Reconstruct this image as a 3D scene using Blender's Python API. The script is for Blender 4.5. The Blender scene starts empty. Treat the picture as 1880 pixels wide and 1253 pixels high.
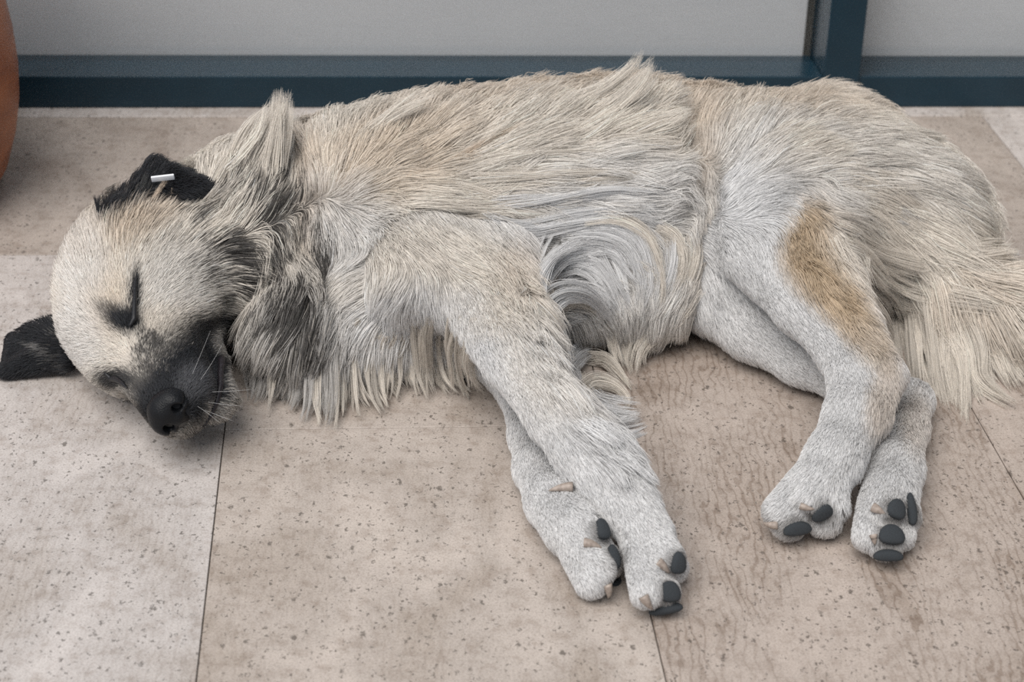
import bpy, bmesh, math, random, os
import numpy as np
from mathutils import Matrix, Vector, kdtree

random.seed(7)
rng = np.random.default_rng(7)
PREVIEW_NOFUR = False
FUR_SCALE = 1.0

# ------------------------------------------------------------------ camera
FPX, CX, CY = 3600.0, 940.0, 626.5
d1 = np.array([-300.0, -1866.5, FPX])
kk = -d1[0] / (d1 @ np.array([60.0, -466.0, FPX]))
d2 = np.array([1.0, 0, 0]) + kk * np.array([60.0, -466.0, FPX])
AY = d1 / np.linalg.norm(d1)
AX = d2 - AY * (d2 @ AY); AX /= np.linalg.norm(AX)
AZ = np.cross(AX, AY)
if AZ[1] > 0: AZ = -AZ
WM = np.array([AX, AY, AZ])            # camera vector (x right, y down, z forward) -> world
HC = 1.0228
CAM = np.array([0.0, 0.0, HC])

def ray(px, py):
    v = WM @ np.array([px - CX, py - CY, FPX]); return v / np.linalg.norm(v)
def P(px, py, z):
    """world point at height z seen at that place of the photograph"""
    r = ray(px, py); return CAM + r * ((z - HC) / r[2])
def project(p):
    c = (np.asarray(p) - CAM) @ WM
    return CX + FPX * c[..., 0] / c[..., 2], CY + FPX * c[..., 1] / c[..., 2], c[..., 2]
def PY(px, Y, z):
    x = 0.0
    for _ in range(6):
        q = project(np.array([x, Y, z])); x += (px - q[0]) * q[2] / FPX
    return np.array([x, Y, z])

scene = bpy.context.scene
COL = scene.collection
camd = bpy.data.cameras.new('camera'); cam = bpy.data.objects.new('camera', camd); COL.objects.link(cam)
camd.sensor_width = 36.0; camd.lens = 36.0 * FPX / 1880.0
right, up, back = WM[:, 0], -WM[:, 1], -WM[:, 2]
M4 = Matrix(((right[0], up[0], back[0], 0), (right[1], up[1], back[1], 0), (right[2], up[2], back[2], HC), (0, 0, 0, 1)))
cam.matrix_world = M4
camd.dof.use_dof = True; camd.dof.focus_distance = 2.02; camd.dof.aperture_fstop = 7.0
camd.clip_start = 0.05
scene.camera = cam

# ------------------------------------------------------------------ light and exposure
world = bpy.data.worlds.new('sky'); scene.world = world; world.use_nodes = True
bg = world.node_tree.nodes['Background']
bg.inputs['Color'].default_value = (0.82, 0.90, 1.0, 1); bg.inputs['Strength'].default_value = 0.68
sd = bpy.data.lights.new('hazy_sun', 'SUN'); sd.energy = 3.6; sd.angle = math.radians(48); sd.color = (1.0, 0.955, 0.90)
sun = bpy.data.objects.new('hazy_sun', sd); COL.objects.link(sun)
sun.rotation_euler = Vector((0.34, 0.50, -0.85)).to_track_quat('-Z', 'Y').to_euler()
vs = scene.view_settings
vs.view_transform = 'Standard'; vs.look = 'None'; vs.exposure = 0.0; vs.gamma = 1.0; vs.use_curve_mapping = False
scene.cycles.max_bounces = 5; scene.cycles.diffuse_bounces = 3; scene.cycles.glossy_bounces = 3; scene.cycles.transmission_bounces = 4; scene.cycles.transparent_max_bounces = 8
scene.cycles.use_denoising = False

# ------------------------------------------------------------------ helpers
def s2l(c):
    return tuple(((x / 255.0) / 12.92 if x / 255.0 <= 0.04045 else ((x / 255.0 + 0.055) / 1.055) ** 2.4) for x in c)
def mat(name, color=(0.8, 0.8, 0.8), rough=0.6, metal=0.0, spec=0.5):
    m = bpy.data.materials.new(name); m.use_nodes = True
    b = m.node_tree.nodes['Principled BSDF']
    b.inputs['Base Color'].default_value = (*color, 1); b.inputs['Roughness'].default_value = rough
    b.inputs['Metallic'].default_value = metal; b.inputs['Specular IOR Level'].default_value = spec
    return m
def N(m, t, **kw):
    n = m.node_tree.nodes.new(t)
    for k, v in kw.items(): setattr(n, k, v)
    return n
def L(m, a, b): m.node_tree.links.new(a, b)
def bsdf(m): return m.node_tree.nodes['Principled BSDF']
def ramp(m, fac, stops):
    r = N(m, 'ShaderNodeValToRGB'); e = r.color_ramp.elements
    while len(e) < len(stops): e.new(0.5)
    for i, (p, c) in enumerate(stops):
        e[i].position = p; e[i].color = (*c, 1) if len(c) == 3 else c
    L(m, fac, r.inputs[0]); return r.outputs[0]
def mix(m, fac, a, b, mode='MIX'):
    n = N(m, 'ShaderNodeMix', data_type='RGBA', blend_type=mode)
    for s, v in ((n.inputs[0], fac), (n.inputs[6], a), (n.inputs[7], b)):
        if isinstance(v, (int, float)): s.default_value = v
        elif isinstance(v, tuple): s.default_value = (*v, 1)
        else: L(m, v, s)
    return n.outputs[2]
def math_n(m, op, a, b=0.0):
    n = N(m, 'ShaderNodeMath', operation=op)
    for s, v in ((n.inputs[0], a), (n.inputs[1], b)):
        if isinstance(v, (int, float)): s.default_value = v
        else: L(m, v, s)
    return n.outputs[0]
def noise(m, vec, scale, detail=4, rough=0.55, dist=0.0):
    n = N(m, 'ShaderNodeTexNoise'); n.inputs['Scale'].default_value = scale; n.inputs['Detail'].default_value = detail
    n.inputs['Roughness'].default_value = rough; n.inputs['Distortion'].default_value = dist
    L(m, vec, n.inputs['Vector']); return n.outputs['Fac']
def mapping(m, vec, scale=(1, 1, 1), rot=(0, 0, 0), loc=(0, 0, 0)):
    n = N(m, 'ShaderNodeMapping'); n.inputs['Scale'].default_value = scale; n.inputs['Rotation'].default_value = rot
    n.inputs['Location'].default_value = loc; L(m, vec, n.inputs['Vector']); return n.outputs[0]
def link(name, data, parent=None, material=None):
    o = bpy.data.objects.new(name, data); COL.objects.link(o)
    if parent is not None: o.parent = parent
    if material is not None and hasattr(data, 'materials'): data.materials.append(material)
    return o
def bm_obj(name, bm, material, parent=None, smooth=False):
    me = bpy.data.meshes.new(name); bm.to_mesh(me); bm.free()
    if smooth: me.polygons.foreach_set('use_smooth', np.ones(len(me.polygons), dtype=bool))
    return link(name, me, parent, material)
def box_bm(x0, x1, y0, y1, z0, z1, bevel=0.0, seg=2):
    bm = bmesh.new(); bmesh.ops.create_cube(bm, size=1.0)
    for v in bm.verts:
        v.co = ((x0 + x1) / 2 + v.co.x * (x1 - x0), (y0 + y1) / 2 + v.co.y * (y1 - y0), (z0 + z1) / 2 + v.co.z * (z1 - z0))
    if bevel: bmesh.ops.bevel(bm, geom=bm.edges[:], offset=bevel, segments=seg, affect='EDGES', profile=0.6)
    return bm
def np_mesh(name, verts, faces, parent=None, material=None, smooth=True):
    me = bpy.data.meshes.new(name)
    verts = np.asarray(verts, dtype=np.float32); faces = np.asarray(faces, dtype=np.int32)
    n = faces.shape[1]
    me.vertices.add(len(verts)); me.vertices.foreach_set('co', verts.ravel())
    me.loops.add(faces.size); me.loops.foreach_set('vertex_index', faces.ravel())
    me.polygons.add(len(faces))
    me.polygons.foreach_set('loop_start', np.arange(0, faces.size, n, dtype=np.int32))
    if smooth: me.polygons.foreach_set('use_smooth', np.ones(len(faces), dtype=bool))
    me.update(calc_edges=True)
    return link(name, me, parent, material)
def tube(name, pts, radii, parent, material, sides=8):
    pts = [np.asarray(p, float) for p in pts]; vs_, fs = [], []
    for i, p in enumerate(pts):
        a = pts[max(i - 1, 0)]; b = pts[min(i + 1, len(pts) - 1)]
        t = (b - a) / (np.linalg.norm(b - a) + 1e-9)
        h = np.array([0, 0, 1.0]) if abs(t[2]) < 0.9 else np.array([1.0, 0, 0])
        u = np.cross(t, h); u /= np.linalg.norm(u); w = np.cross(t, u)
        for k in range(sides):
            an = 2 * math.pi * k / sides
            vs_.append(p + radii[i] * (u * math.cos(an) + w * math.sin(an)))
    for i in range(len(pts) - 1):
        for k in range(sides):
            k2 = (k + 1) % sides
            fs.append((i * sides + k, i * sides + k2, (i + 1) * sides + k2, (i + 1) * sides + k))
    vs_.append(pts[0]); vs_.append(pts[-1]); a0 = len(vs_) - 2
    for k in range(sides):
        k2 = (k + 1) % sides
        fs.append((a0, k2, k, k)); fs.append((a0 + 1, (len(pts) - 1) * sides + k, (len(pts) - 1) * sides + k2, (len(pts) - 1) * sides + k2))
    me = bpy.data.meshes.new(name)
    me.from_pydata([tuple(v) for v in vs_], [], [tuple(dict.fromkeys(f)) for f in fs]); me.update()
    me.polygons.foreach_set('use_smooth', np.ones(len(me.polygons), dtype=bool))
    return link(name, me, parent, material)
def tag(o, label=None, cat=None, group=None, kind=None):
    for k, v in (('label', label), ('category', cat), ('group', group), ('kind', kind)):
        if v: o[k] = v
    return o

# ------------------------------------------------------------------ materials of the setting
def travertine(name, base, dark, seed, veins):
    m = mat(name, base, 0.55, 0, 0.35)
    tc = N(m, 'ShaderNodeTexCoord').outputs['Object']
    tc = mapping(m, tc, loc=(seed * 3.1, seed * 1.7, 0))
    bign = N(m, 'ShaderNodeTexNoise'); bign.noise_dimensions = '2D'; bign.inputs['Scale'].default_value = 7; bign.inputs['Detail'].default_value = 3; bign.inputs['Distortion'].default_value = 0.5
    L(m, mapping(m, tc, (1.5, 0.8, 1)), bign.inputs['Vector']); big = bign.outputs['Fac']
    c = ramp(m, big, [(0.22, tuple(x * 1.0 for x in dark)), (0.5, base), (0.72, tuple(min(1, x * 1.14) for x in base))])
    # flowing sediment lines
    wv = N(m, 'ShaderNodeTexWave', wave_type='BANDS', bands_direction='X', wave_profile='SIN')
    wv.inputs['Scale'].default_value = 34; wv.inputs['Distortion'].default_value = 22; wv.inputs['Detail'].default_value = 4
    wv.inputs['Detail Scale'].default_value = 0.5; wv.inputs['Detail Roughness'].default_value = 0.66
    L(m, mapping(m, tc, (1, 0.34, 1), (0, 0, math.radians(12))), wv.inputs['Vector'])
    lines = ramp(m, wv.outputs['Fac'], [(0.0, (0.70, 0.65, 0.61)), (0.30, (1, 1, 1)), (1.0, (1.05, 1.04, 1.03))])
    zone = ramp(m, big, [(0.40, (1, 1, 1)), (0.62, (0.15, 0.15, 0.15))])
    c = mix(m, math_n(m, 'MULTIPLY', zone, veins), c, lines, 'MULTIPLY')
    def noise2(scale, detail, rough, vec=tc):
        n = N(m, 'ShaderNodeTexNoise'); n.noise_dimensions = '2D'; n.inputs['Scale'].default_value = scale; n.inputs['Detail'].default_value = detail; n.inputs['Roughness'].default_value = rough
        L(m, vec, n.inputs['Vector']); return n
    # fine grain and middle mottling
    g = noise2(480, 2, 0.7).outputs['Fac']
    c = mix(m, 0.75, c, ramp(m, g, [(0.25, (0.66, 0.64, 0.62)), (0.5, (1, 1, 1)), (0.8, (1.15, 1.15, 1.15))]), 'MULTIPLY')
    midn = noise2(46, 5, 0.68); mid = midn.outputs['Fac']
    c = mix(m, 0.75, c, ramp(m, mid, [(0.3, (0.74, 0.70, 0.67)), (0.48, (1, 1, 1)), (0.7, (1.10, 1.10, 1.10))]), 'MULTIPLY')
    # open pores: small dark ragged pits that come in drifts
    sc_ = N(m, 'ShaderNodeVectorMath', operation='SCALE'); sc_.inputs['Scale'].default_value = 0.008
    L(m, noise2(260, 2, 0.6).outputs['Color'], sc_.inputs[0])
    wob = N(m, 'ShaderNodeVectorMath', operation='ADD'); L(m, tc, wob.inputs[0]); L(m, sc_.outputs[0], wob.inputs[1])
    pits = []
    for sc, off, sx, thr in ((105, 0.0, 0.5, 1.03), (240, 4.0, 0.7, 0.93)):
        v = N(m, 'ShaderNodeTexVoronoi', feature='F1', distance='EUCLIDEAN'); v.voronoi_dimensions = '2D'; v.inputs['Scale'].default_value = sc
        L(m, mapping(m, wob.outputs[0], (1.0, sx, 1), (0, 0, 0.3), loc=(off, off, 0)), v.inputs['Vector'])
        sep = N(m, 'ShaderNodeSeparateColor'); L(m, v.outputs['Color'], sep.inputs[0])
        # radius differs per cell; most cells have none
        rad = math_n(m, 'SUBTRACT', math_n(m, 'ADD', sep.outputs[0], math_n(m, 'MULTIPLY', mid, 0.6)), thr)
        d = math_n(m, 'SUBTRACT', rad, v.outputs['Distance'])
        pits.append(ramp(m, math_n(m, 'MULTIPLY', d, 4.0), [(0.0, (0, 0, 0)), (0.7, (1, 1, 1))]))
    pit = mix(m, 1.0, pits[0], pits[1], 'LIGHTEN')
    c = mix(m, math_n(m, 'MULTIPLY', pit, 0.85), c, tuple(x * 0.36 for x in dark))
    L(m, c, bsdf(m).inputs['Base Color'])
    bp = N(m, 'ShaderNodeBump'); bp.inputs['Strength'].default_value = 0.3; bp.inputs['Distance'].default_value = 0.002
    hgt = math_n(m, 'SUBTRACT', math_n(m, 'MULTIPLY', mid, 0.4), pit)
    L(m, hgt, bp.inputs['Height']); L(m, bp.outputs[0], bsdf(m).inputs['Normal'])
    return m
M_TILE = [travertine('travertine_pale', (0.44, 0.405, 0.385), (0.36, 0.32, 0.29), 0.0, 0.35),
          travertine('travertine_beige', (0.395, 0.345, 0.308), (0.315, 0.265, 0.225), 2.3, 0.25),
          travertine('travertine_veined', (0.375, 0.32, 0.283), (0.285, 0.232, 0.196), 5.1, 0.9),
          travertine('travertine_brown', (0.34, 0.295, 0.262), (0.26, 0.215, 0.185), 7.7, 0.2)]
M_GROUT = mat('grout', (0.22, 0.185, 0.155), 0.9)
def coated(name, c, rough):
    m = mat(name, c, rough, 0.0, 0.5)
    tc = N(m, 'ShaderNodeTexCoord').outputs['Object']
    n1 = noise(m, tc, 14, 4)
    L(m, mix(m, 0.35, c, ramp(m, n1, [(0.3, tuple(x * 0.7 for x in c)), (0.7, tuple(x * 1.3 for x in c))])), bsdf(m).inputs['Base Color'])
    L(m, math_n(m, 'MULTIPLY_ADD', n1, 0.2), bsdf(m).inputs['Roughness'])
    bsdf(m).inputs['Roughness'].default_value = rough
    m.node_tree.nodes[-1].inputs[2].default_value = rough - 0.1
    return m
M_FRAME = coated('blue_grey_powder_coat', (0.007, 0.025, 0.040), 0.42)
bsdf(M_FRAME).inputs['Coat Weight'].default_value = 1.0; bsdf(M_FRAME).inputs['Coat Roughness'].default_value = 0.22; bsdf(M_FRAME).inputs['Coat IOR'].default_value = 1.36; bsdf(M_FRAME).inputs['Specular IOR Level'].default_value = 0.08
M_BLIND = mat('grey_blind_fabric', (0.52, 0.515, 0.535), 0.8)
tcb = N(M_BLIND, 'ShaderNodeTexCoord').outputs['Object']
nb = noise(M_BLIND, mapping(M_BLIND, tcb, (6, 1, 160)), 3, 4, 0.7)
L(M_BLIND, mix(M_BLIND, 0.5, (0.52, 0.515, 0.535), ramp(M_BLIND, nb, [(0.25, (0.48, 0.475, 0.49)), (0.75, (0.56, 0.555, 0.575))])), bsdf(M_BLIND).inputs['Base Color'])
M_GLASS = bpy.data.materials.new('window_glass'); M_GLASS.use_nodes = True
gt = M_GLASS.node_tree; gt.nodes.clear()
g_o, g_t, g_g, g_f, g_p, g_a, g_m = (gt.nodes.new('ShaderNode' + x) for x in ('OutputMaterial', 'BsdfTransparent', 'BsdfGlossy', 'LayerWeight', 'Math', 'Math', 'MixShader'))
g_t.inputs[0].default_value = (0.97, 0.98, 0.98, 1); g_g.inputs['Roughness'].default_value = 0.03; g_f.inputs['Blend'].default_value = 0.5
g_p.operation = 'POWER'; g_p.inputs[1].default_value = 5.0; g_a.operation = 'MULTIPLY_ADD'; g_a.inputs[1].default_value = 0.96; g_a.inputs[2].default_value = 0.04
gt.links.new(g_f.outputs['Facing'], g_p.inputs[0]); gt.links.new(g_p.outputs[0], g_a.inputs[0]); gt.links.new(g_a.outputs[0], g_m.inputs[0]); gt.links.new(g_t.outputs[0], g_m.inputs[1]); gt.links.new(g_g.outputs[0], g_m.inputs[2]); gt.links.new(g_m.outputs[0], g_o.inputs[0])
M_TERRA = mat('glazed_terracotta', (0.30, 0.085, 0.022), 0.42)
tct = N(M_TERRA, 'ShaderNodeTexCoord').outputs['Object']
L(M_TERRA, ramp(M_TERRA, noise(M_TERRA, mapping(M_TERRA, tct, (1, 1, 3)), 9, 5), [(0.3, (0.22, 0.055, 0.014)), (0.6, (0.33, 0.095, 0.024)), (0.8, (0.38, 0.12, 0.035))]), bsdf(M_TERRA).inputs['Base Color'])
M_SOIL = mat('dark_soil', (0.03, 0.022, 0.016), 0.95)
M_PLASTER = mat('pale_plaster', (0.55, 0.53, 0.5), 0.85)
M_DARKWALL = mat('dark_shade_wall', (0.07, 0.062, 0.055), 0.85)  # kept dark so the added side wall dims the right
tcw = N(M_DARKWALL, 'ShaderNodeTexCoord').outputs['Object']
L(M_DARKWALL, ramp(M_DARKWALL, noise(M_DARKWALL, tcw, 8, 4), [(0.3, (0.05, 0.044, 0.038)), (0.7, (0.09, 0.08, 0.07))]), bsdf(M_DARKWALL).inputs['Base Color'])

# ------------------------------------------------------------------ the setting
XA, XB, XC = -0.140, 0.259, 0.660
YW = 2.724                                 # front face of the window frame
floor = tag(bm_obj('floor', box_bm(-2.2, 2.6, -0.6, 3.6, -0.06, -0.004), M_GROUT), kind='structure', label='pale travertine tile floor')
G = 0.0006
def tile(x0, x1, y0, y1, k):
    o = bm_obj('tile', box_bm(x0 + G, x1 - G, y0 + G, y1 - G, -0.0035, random.uniform(-0.0004, 0.0), 0.0005, 1), M_TILE[k], floor)
YR = 2.219
cols = [(-2.14, -1.74, 1.70), (-1.74, -1.34, 1.32), (-1.34, -0.94, 1.55), (-0.94, -0.54, 1.72), (-0.54, XA, None), (XA, XB, 1.782), (XB, XC, None), (XC, 1.06, 1.60), (1.06, 1.46, 1.42), (1.46, 1.86, 1.75), (1.86, 2.26, 1.5)]
for i, (x0, x1, ys) in enumerate(cols):
    k = {4: 0, 5: 1, 6: 2, 7: 2}.get(i, i % 3)
    if ys is None:
        tile(x0, x1, 1.30, YR, k); tile(x0, x1, 0.40, 1.30, (k + 1) % 3)
    else:
        tile(x0, x1, ys, YR, 1 if i == 5 else k); tile(x0, x1, ys - 0.9, ys, k)
for x0 in (-1.47, -0.67, 0.13, 0.93, 1.73):
    tile(x0, x0 + 0.8, YR, 2.69, 3 if x0 != 0.93 else 0)
# threshold strip in front of and under the frame
bm = box_bm(-2.2, 2.6, 2.69, 2.90, -0.003, 0.001, 0.001, 1)
tag(bm_obj('trim_1', bm, M_TILE[0]), kind='structure', label='pale stone threshold strip under the window frame')

# window: bottom rail, mullion, two panes, blind behind
XM0, XM1 = PY(1511, YW, 0.05)[0], PY(1577, YW, 0.05)[0]
win = tag(link('window_1', None), kind='structure', label='dark blue-grey metal window frame with glass panes'); win.location = (0, YW, 0)
def wpart(name, x0, x1, y0, y1, z0, z1, m, bev=0.002):
    o = bm_obj(name, box_bm(x0, x1, y0 - YW, y1 - YW, z0, z1, bev), m, win); return o
RZ = 0.0495; RD = 0.066
wpart('bottom_rail', -2.2, XM0 , YW, YW + RD + 0.03, 0.0015, RZ, M_FRAME)
wpart('bottom_rail', XM1, 2.6, YW, YW + RD + 0.03, 0.0015, RZ, M_FRAME)
wpart('mullion', XM0, XM1, YW - 0.004, YW + RD + 0.03, 0.0015, 2.45, M_FRAME)
wpart('top_rail', -2.2, 2.6, YW, YW + RD + 0.03, 2.452, 2.55, M_FRAME)
wpart('glass_pane', -2.2, XM0 + 0.004, YW + RD, YW + RD + 0.006, RZ - 0.004, 2.45, M_GLASS, 0)
wpart('glass_pane', XM1 - 0.004, 2.6, YW + RD, YW + RD + 0.006, RZ - 0.004, 2.45, M_GLASS, 0)
wpart('roller_blind', -2.2, XM0 - 0.01, YW + RD + 0.034, YW + RD + 0.036, 0.01, 2.5, M_BLIND, 0)
wpart('roller_blind', XM1 + 0.01, 2.6, YW + RD + 0.034, YW + RD + 0.036, 0.01, 2.5, M_BLIND, 0)
tag(bm_obj('wall_back', box_bm(-2.2, 2.6, YW + 0.2, YW + 0.3, 0.0, 3.2), M_PLASTER), kind='structure', label='pale plaster wall behind the window')
tag(bm_obj('added_shade_wall', box_bm(1.36, 1.50, 0.9, YW - 0.01, 0.0, 2.8), M_DARKWALL), kind='structure', label='unseen dark side wall added to shade the right side')  # unseen wall, added to make light fall off towards the right

# terracotta pot at the left edge
pc = PY(33, 2.42, 0.16) - np.array([0.252, 0, 0])
prof = [(0.19, 0.0), (0.208, 0.004), (0.226, 0.03), (0.240, 0.075), (0.248, 0.12), (0.250, 0.16), (0.247, 0.21), (0.238, 0.27), (0.222, 0.33), (0.200, 0.385), (0.182, 0.42), (0.178, 0.44), (0.195, 0.455), (0.203, 0.472), (0.196, 0.486), (0.180, 0.482), (0.168, 0.43)]
def lathe(name, prof, parent, m, n=64):
    vsx, fs = [], []
    for r, z in prof:
        for k in range(n):
            a = 2 * math.pi * k / n; vsx.append((r * math.cos(a), r * math.sin(a), z))
    for i in range(len(prof) - 1):
        for k in range(n):
            k2 = (k + 1) % n; fs.append((i * n + k, i * n + k2, (i + 1) * n + k2, (i + 1) * n + k))
    return np_mesh(name, vsx, fs, parent, m)
pot = tag(link('plant_pot', None), 'rounded orange-brown terracotta pot cut by the left photo edge', 'pot'); pot.location = (pc[0], pc[1], 0.001)
lathe('pot_body', prof, pot, M_TERRA)
lathe('soil', [(0.168, 0.43), (0.12, 0.44), (0.05, 0.437), (0.001, 0.44)], pot, M_SOIL)

# ================================================================== THE DOG
# The body is one surface: tapered limbs and rounded masses blended in a distance field.
VOX = 0.004
LO = np.array([-0.47, 1.36, -0.008]); HI = np.array([1.16, 2.36, 0.316])
DIM = np.ceil((HI - LO) / VOX).astype(int) + 1
ax = [LO[i] + VOX * np.arange(DIM[i]) for i in range(3)]

def sd_cone(Q, a, b, ra, rb):
    ba = b - a; l2 = ba @ ba + 1e-12
    t = np.clip(((Q - a) @ ba) / l2, 0, 1)
    return np.linalg.norm(Q - a - t[..., None] * ba, axis=-1) - (ra + (rb - ra) * t)
def sd_ell(Q, c, r, R=None):
    q = Q - c
    if R is not None: q = q @ R            # columns of R are the axes
    k0 = np.linalg.norm(q / r, axis=-1); k1 = np.linalg.norm(q / (r * r), axis=-1)
    return k0 * (k0 - 1.0) / np.maximum(k1, 1e-6)
def smin(a, b, k):
    h = np.maximum(k - np.abs(a - b), 0.0) / k
    return np.minimum(a, b) - h * h * k * 0.25

GROUPS = ['body', 'head', 'ear_l', 'ear_r', 'fl_u', 'fl_l', 'hl_u', 'hl_l', 'tail']
GI = {g: i for i, g in enumerate(GROUPS)}
FAR = np.float32(0.12)
FIELD = {}
def add_prim(group, kind, k, *a):
    """blend one primitive into its group's field"""
    F = FIELD.setdefault(group, np.full(DIM, FAR, dtype=np.float32))
    if kind == 'cone':
        p, q, ra, rb = a; lo = np.minimum(p - ra, q - rb); hi = np.maximum(p + ra, q + rb)
    else:
        c, r = a[0], a[1]; m = np.max(r) ; lo, hi = c - m, c + m
    mg = 0.075
    i0 = np.clip(np.floor((lo - mg - LO) / VOX).astype(int), 0, DIM); i1 = np.clip(np.ceil((hi + mg - LO) / VOX).astype(int) + 1, 0, DIM)
    if np.any(i1 <= i0): return
    sl = tuple(slice(i0[i], i1[i]) for i in range(3))
    Q = np.stack(np.meshgrid(*[ax[i][sl[i]].astype(np.float32) for i in range(3)], indexing='ij'), -1)
    a = [np.asarray(x, dtype=np.float32) if x is not None else None for x in a]
    d = sd_cone(Q, *a) if kind == 'cone' else sd_ell(Q, *a)
    F[sl] = smin(F[sl], d.astype(np.float32), k)
def chain(group, pts, k=0.012):
    pts = [(P(p[0], p[1], p[2]), p[3]) for p in pts]
    for (a, ra), (b, rb) in zip(pts[:-1], pts[1:]): add_prim(group, 'cone', k, a, b, ra, rb)

# torso, lying on its right side with the back towards the window
add_prim('body', 'ell', 0.04, PY(790, 2.065, 0.110), (0.17, 0.150, 0.110))
add_prim('body', 'ell', 0.05, PY(960, 2.090, 0.116), (0.24, 0.145, 0.117))
add_prim('body', 'ell', 0.05, PY(1190, 2.125, 0.116), (0.22, 0.122, 0.117))
add_prim('body', 'ell', 0.05, PY(1470, 2.13, 0.104), (0.19, 0.125, 0.105))
add_prim('body', 'ell', 0.03, PY(1640, 2.11, 0.080), (0.10, 0.11, 0.080))
add_prim('body', 'ell', 0.05, PY(1110, 2.015, 0.064), (0.145, 0.100, 0.066))
# shoulder blade, upper arm and brisket
add_prim('body', 'ell', 0.05, PY(700, 2.02, 0.145), (0.075, 0.085, 0.062))
add_prim('body', 'cone', 0.05, PY(660, 2.05, 0.14), PY(790, 1.93, 0.13), 0.055, 0.05)
add_prim('body', 'cone', 0.04, PY(620, 1.93, 0.060), PY(840, 1.925, 0.050), 0.060, 0.046)
# neck and ruff
add_prim('body', 'cone', 0.04, PY(640, 2.055, 0.110), PY(455, 2.02, 0.112), 0.104, 0.092)
add_prim('body', 'cone', 0.04, PY(655, 1.95, 0.070), PY(548, 1.89, 0.056), 0.070, 0.052)
# head, resting on its right cheek
HS = 1.137
HE = np.array([-0.2592, 1.7971, 0.0954])
HF = np.array([0.3109, -0.9484, -0.062]); HF /= np.linalg.norm(HF)
HL = np.array([0.3841, 0.0657, 0.9209]); HL -= HF * (HL @ HF); HL /= np.linalg.norm(HL)
HU = np.cross(HF, HL)
HR = np.stack([HF, HL, HU], 1)
def H(f, l, u): return HE + (HF * f + HL * l + HU * u) * HS
def hell(c, r, k=0.02): add_prim('head', 'ell', k, H(*c), np.array(r) * HS, HR)
def hcone(a, b, ra, rb, k=0.02): add_prim('head', 'cone', k, H(*a), H(*b), ra * HS, rb * HS)
hell((-0.078, 0, -0.040), (0.085, 0.066, 0.057), 0.02)
for s in (1, -1):
    hell((-0.050, 0.034 * s, -0.060), (0.055, 0.034, 0.045), 0.025)
    hell((-0.018, 0.026 * s, -0.012), (0.032, 0.019, 0.015), 0.015)
hcone((-0.02, 0, -0.042), (0.090, 0, -0.044), 0.038, 0.026, 0.022)
hcone((0.0, 0.011, -0.054), (0.080, 0.013, -0.056), 0.032, 0.022, 0.015)
hcone((0.0, -0.011, -0.054), (0.080, -0.013, -0.056), 0.032, 0.022, 0.015)
hcone((-0.05, 0.0, -0.088), (0.070, 0.0, -0.087), 0.034, 0.019, 0.008)
hell((-0.125, 0.025, -0.038), (0.050, 0.056, 0.050), 0.025)
add_prim('head', 'cone', 0.03, H(-0.10, 0, -0.055), PY(440, 2.00, 0.095), 0.072, 0.078)
# upper (left) foreleg
chain('fl_u', [(780, 500, 0.135, 0.050), (880, 545, 0.118, 0.044), (945, 655, 0.108, 0.030), (1020, 765, 0.090, 0.0245), (1070, 832, 0.076, 0.0245), (1114, 880, 0.064, 0.0245), (1157, 935, 0.050, 0.0235), (1190, 990, 0.038, 0.024)])
chain('fl_u', [(790, 480, 0.130, 0.050), (915, 490, 0.125, 0.034), (960, 600, 0.100, 0.024)], 0.03)
for (x, y, z, x2, y2, z2, r) in ((1195, 985, 0.042, 1228, 1028, 0.036, 0.0165), (1175, 1000, 0.036, 1188, 1090, 0.026, 0.0160), (1192, 1010, 0.024, 1218, 1092, 0.018, 0.0165), (1210, 1000, 0.024, 1236, 1045, 0.02, 0.015)):
    add_prim('fl_u', 'cone', 0.0035, P(x, y, z), P(x2, y2, z2), r, r * 0.86)
# lower (right) foreleg
chain('fl_l', [(900, 610, 0.050, 0.042), (965, 720, 0.030, 0.025), (980, 800, 0.026, 0.0225), (990, 860, 0.026, 0.0225), (1018, 920, 0.029, 0.0255), (1050, 970, 0.031, 0.0265)])
for (x, y, z, x2, y2, z2, r) in ((1055, 965, 0.042, 1088, 988, 0.042, 0.0165), (1060, 990, 0.034, 1100, 1048, 0.030, 0.0165), (1070, 985, 0.024, 1112, 1035, 0.024, 0.017), (1050, 990, 0.022, 1086, 1070, 0.019, 0.0165)):
    add_prim('fl_l', 'cone', 0.0035, P(x, y, z), P(x2, y2, z2), r, r * 0.86)
# upper (left) hind leg
chain('hl_u', [(1520, 300, 0.120, 0.085), (1420, 360, 0.140, 0.062), (1370, 430, 0.140, 0.045), (1475, 555, 0.116, 0.031), (1550, 640, 0.095, 0.0265), (1578, 700, 0.084, 0.0275), (1568, 765, 0.072, 0.0265), (1532, 840, 0.058, 0.0245), (1500, 895, 0.046, 0.0265)], 0.014)
chain('hl_u', [(1500, 360, 0.125, 0.06), (1485, 470, 0.12, 0.042), (1570, 600, 0.098, 0.018), (1633, 688, 0.085, 0.012), (1605, 760, 0.072, 0.011)], 0.02)
for (x, y, z, x2, y2, z2, r) in ((1478, 890, 0.044, 1432, 940, 0.032, 0.0175), (1488, 905, 0.034, 1448, 960, 0.022, 0.0185), (1496, 895, 0.046, 1488, 922, 0.044, 0.018), (1515, 895, 0.040, 1525, 930, 0.036, 0.0175), (1500, 920, 0.024, 1512, 955, 0.022, 0.018)):
    add_prim('hl_u', 'cone', 0.0035, P(x, y, z), P(x2, y2, z2), r, r * 0.9)
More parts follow.
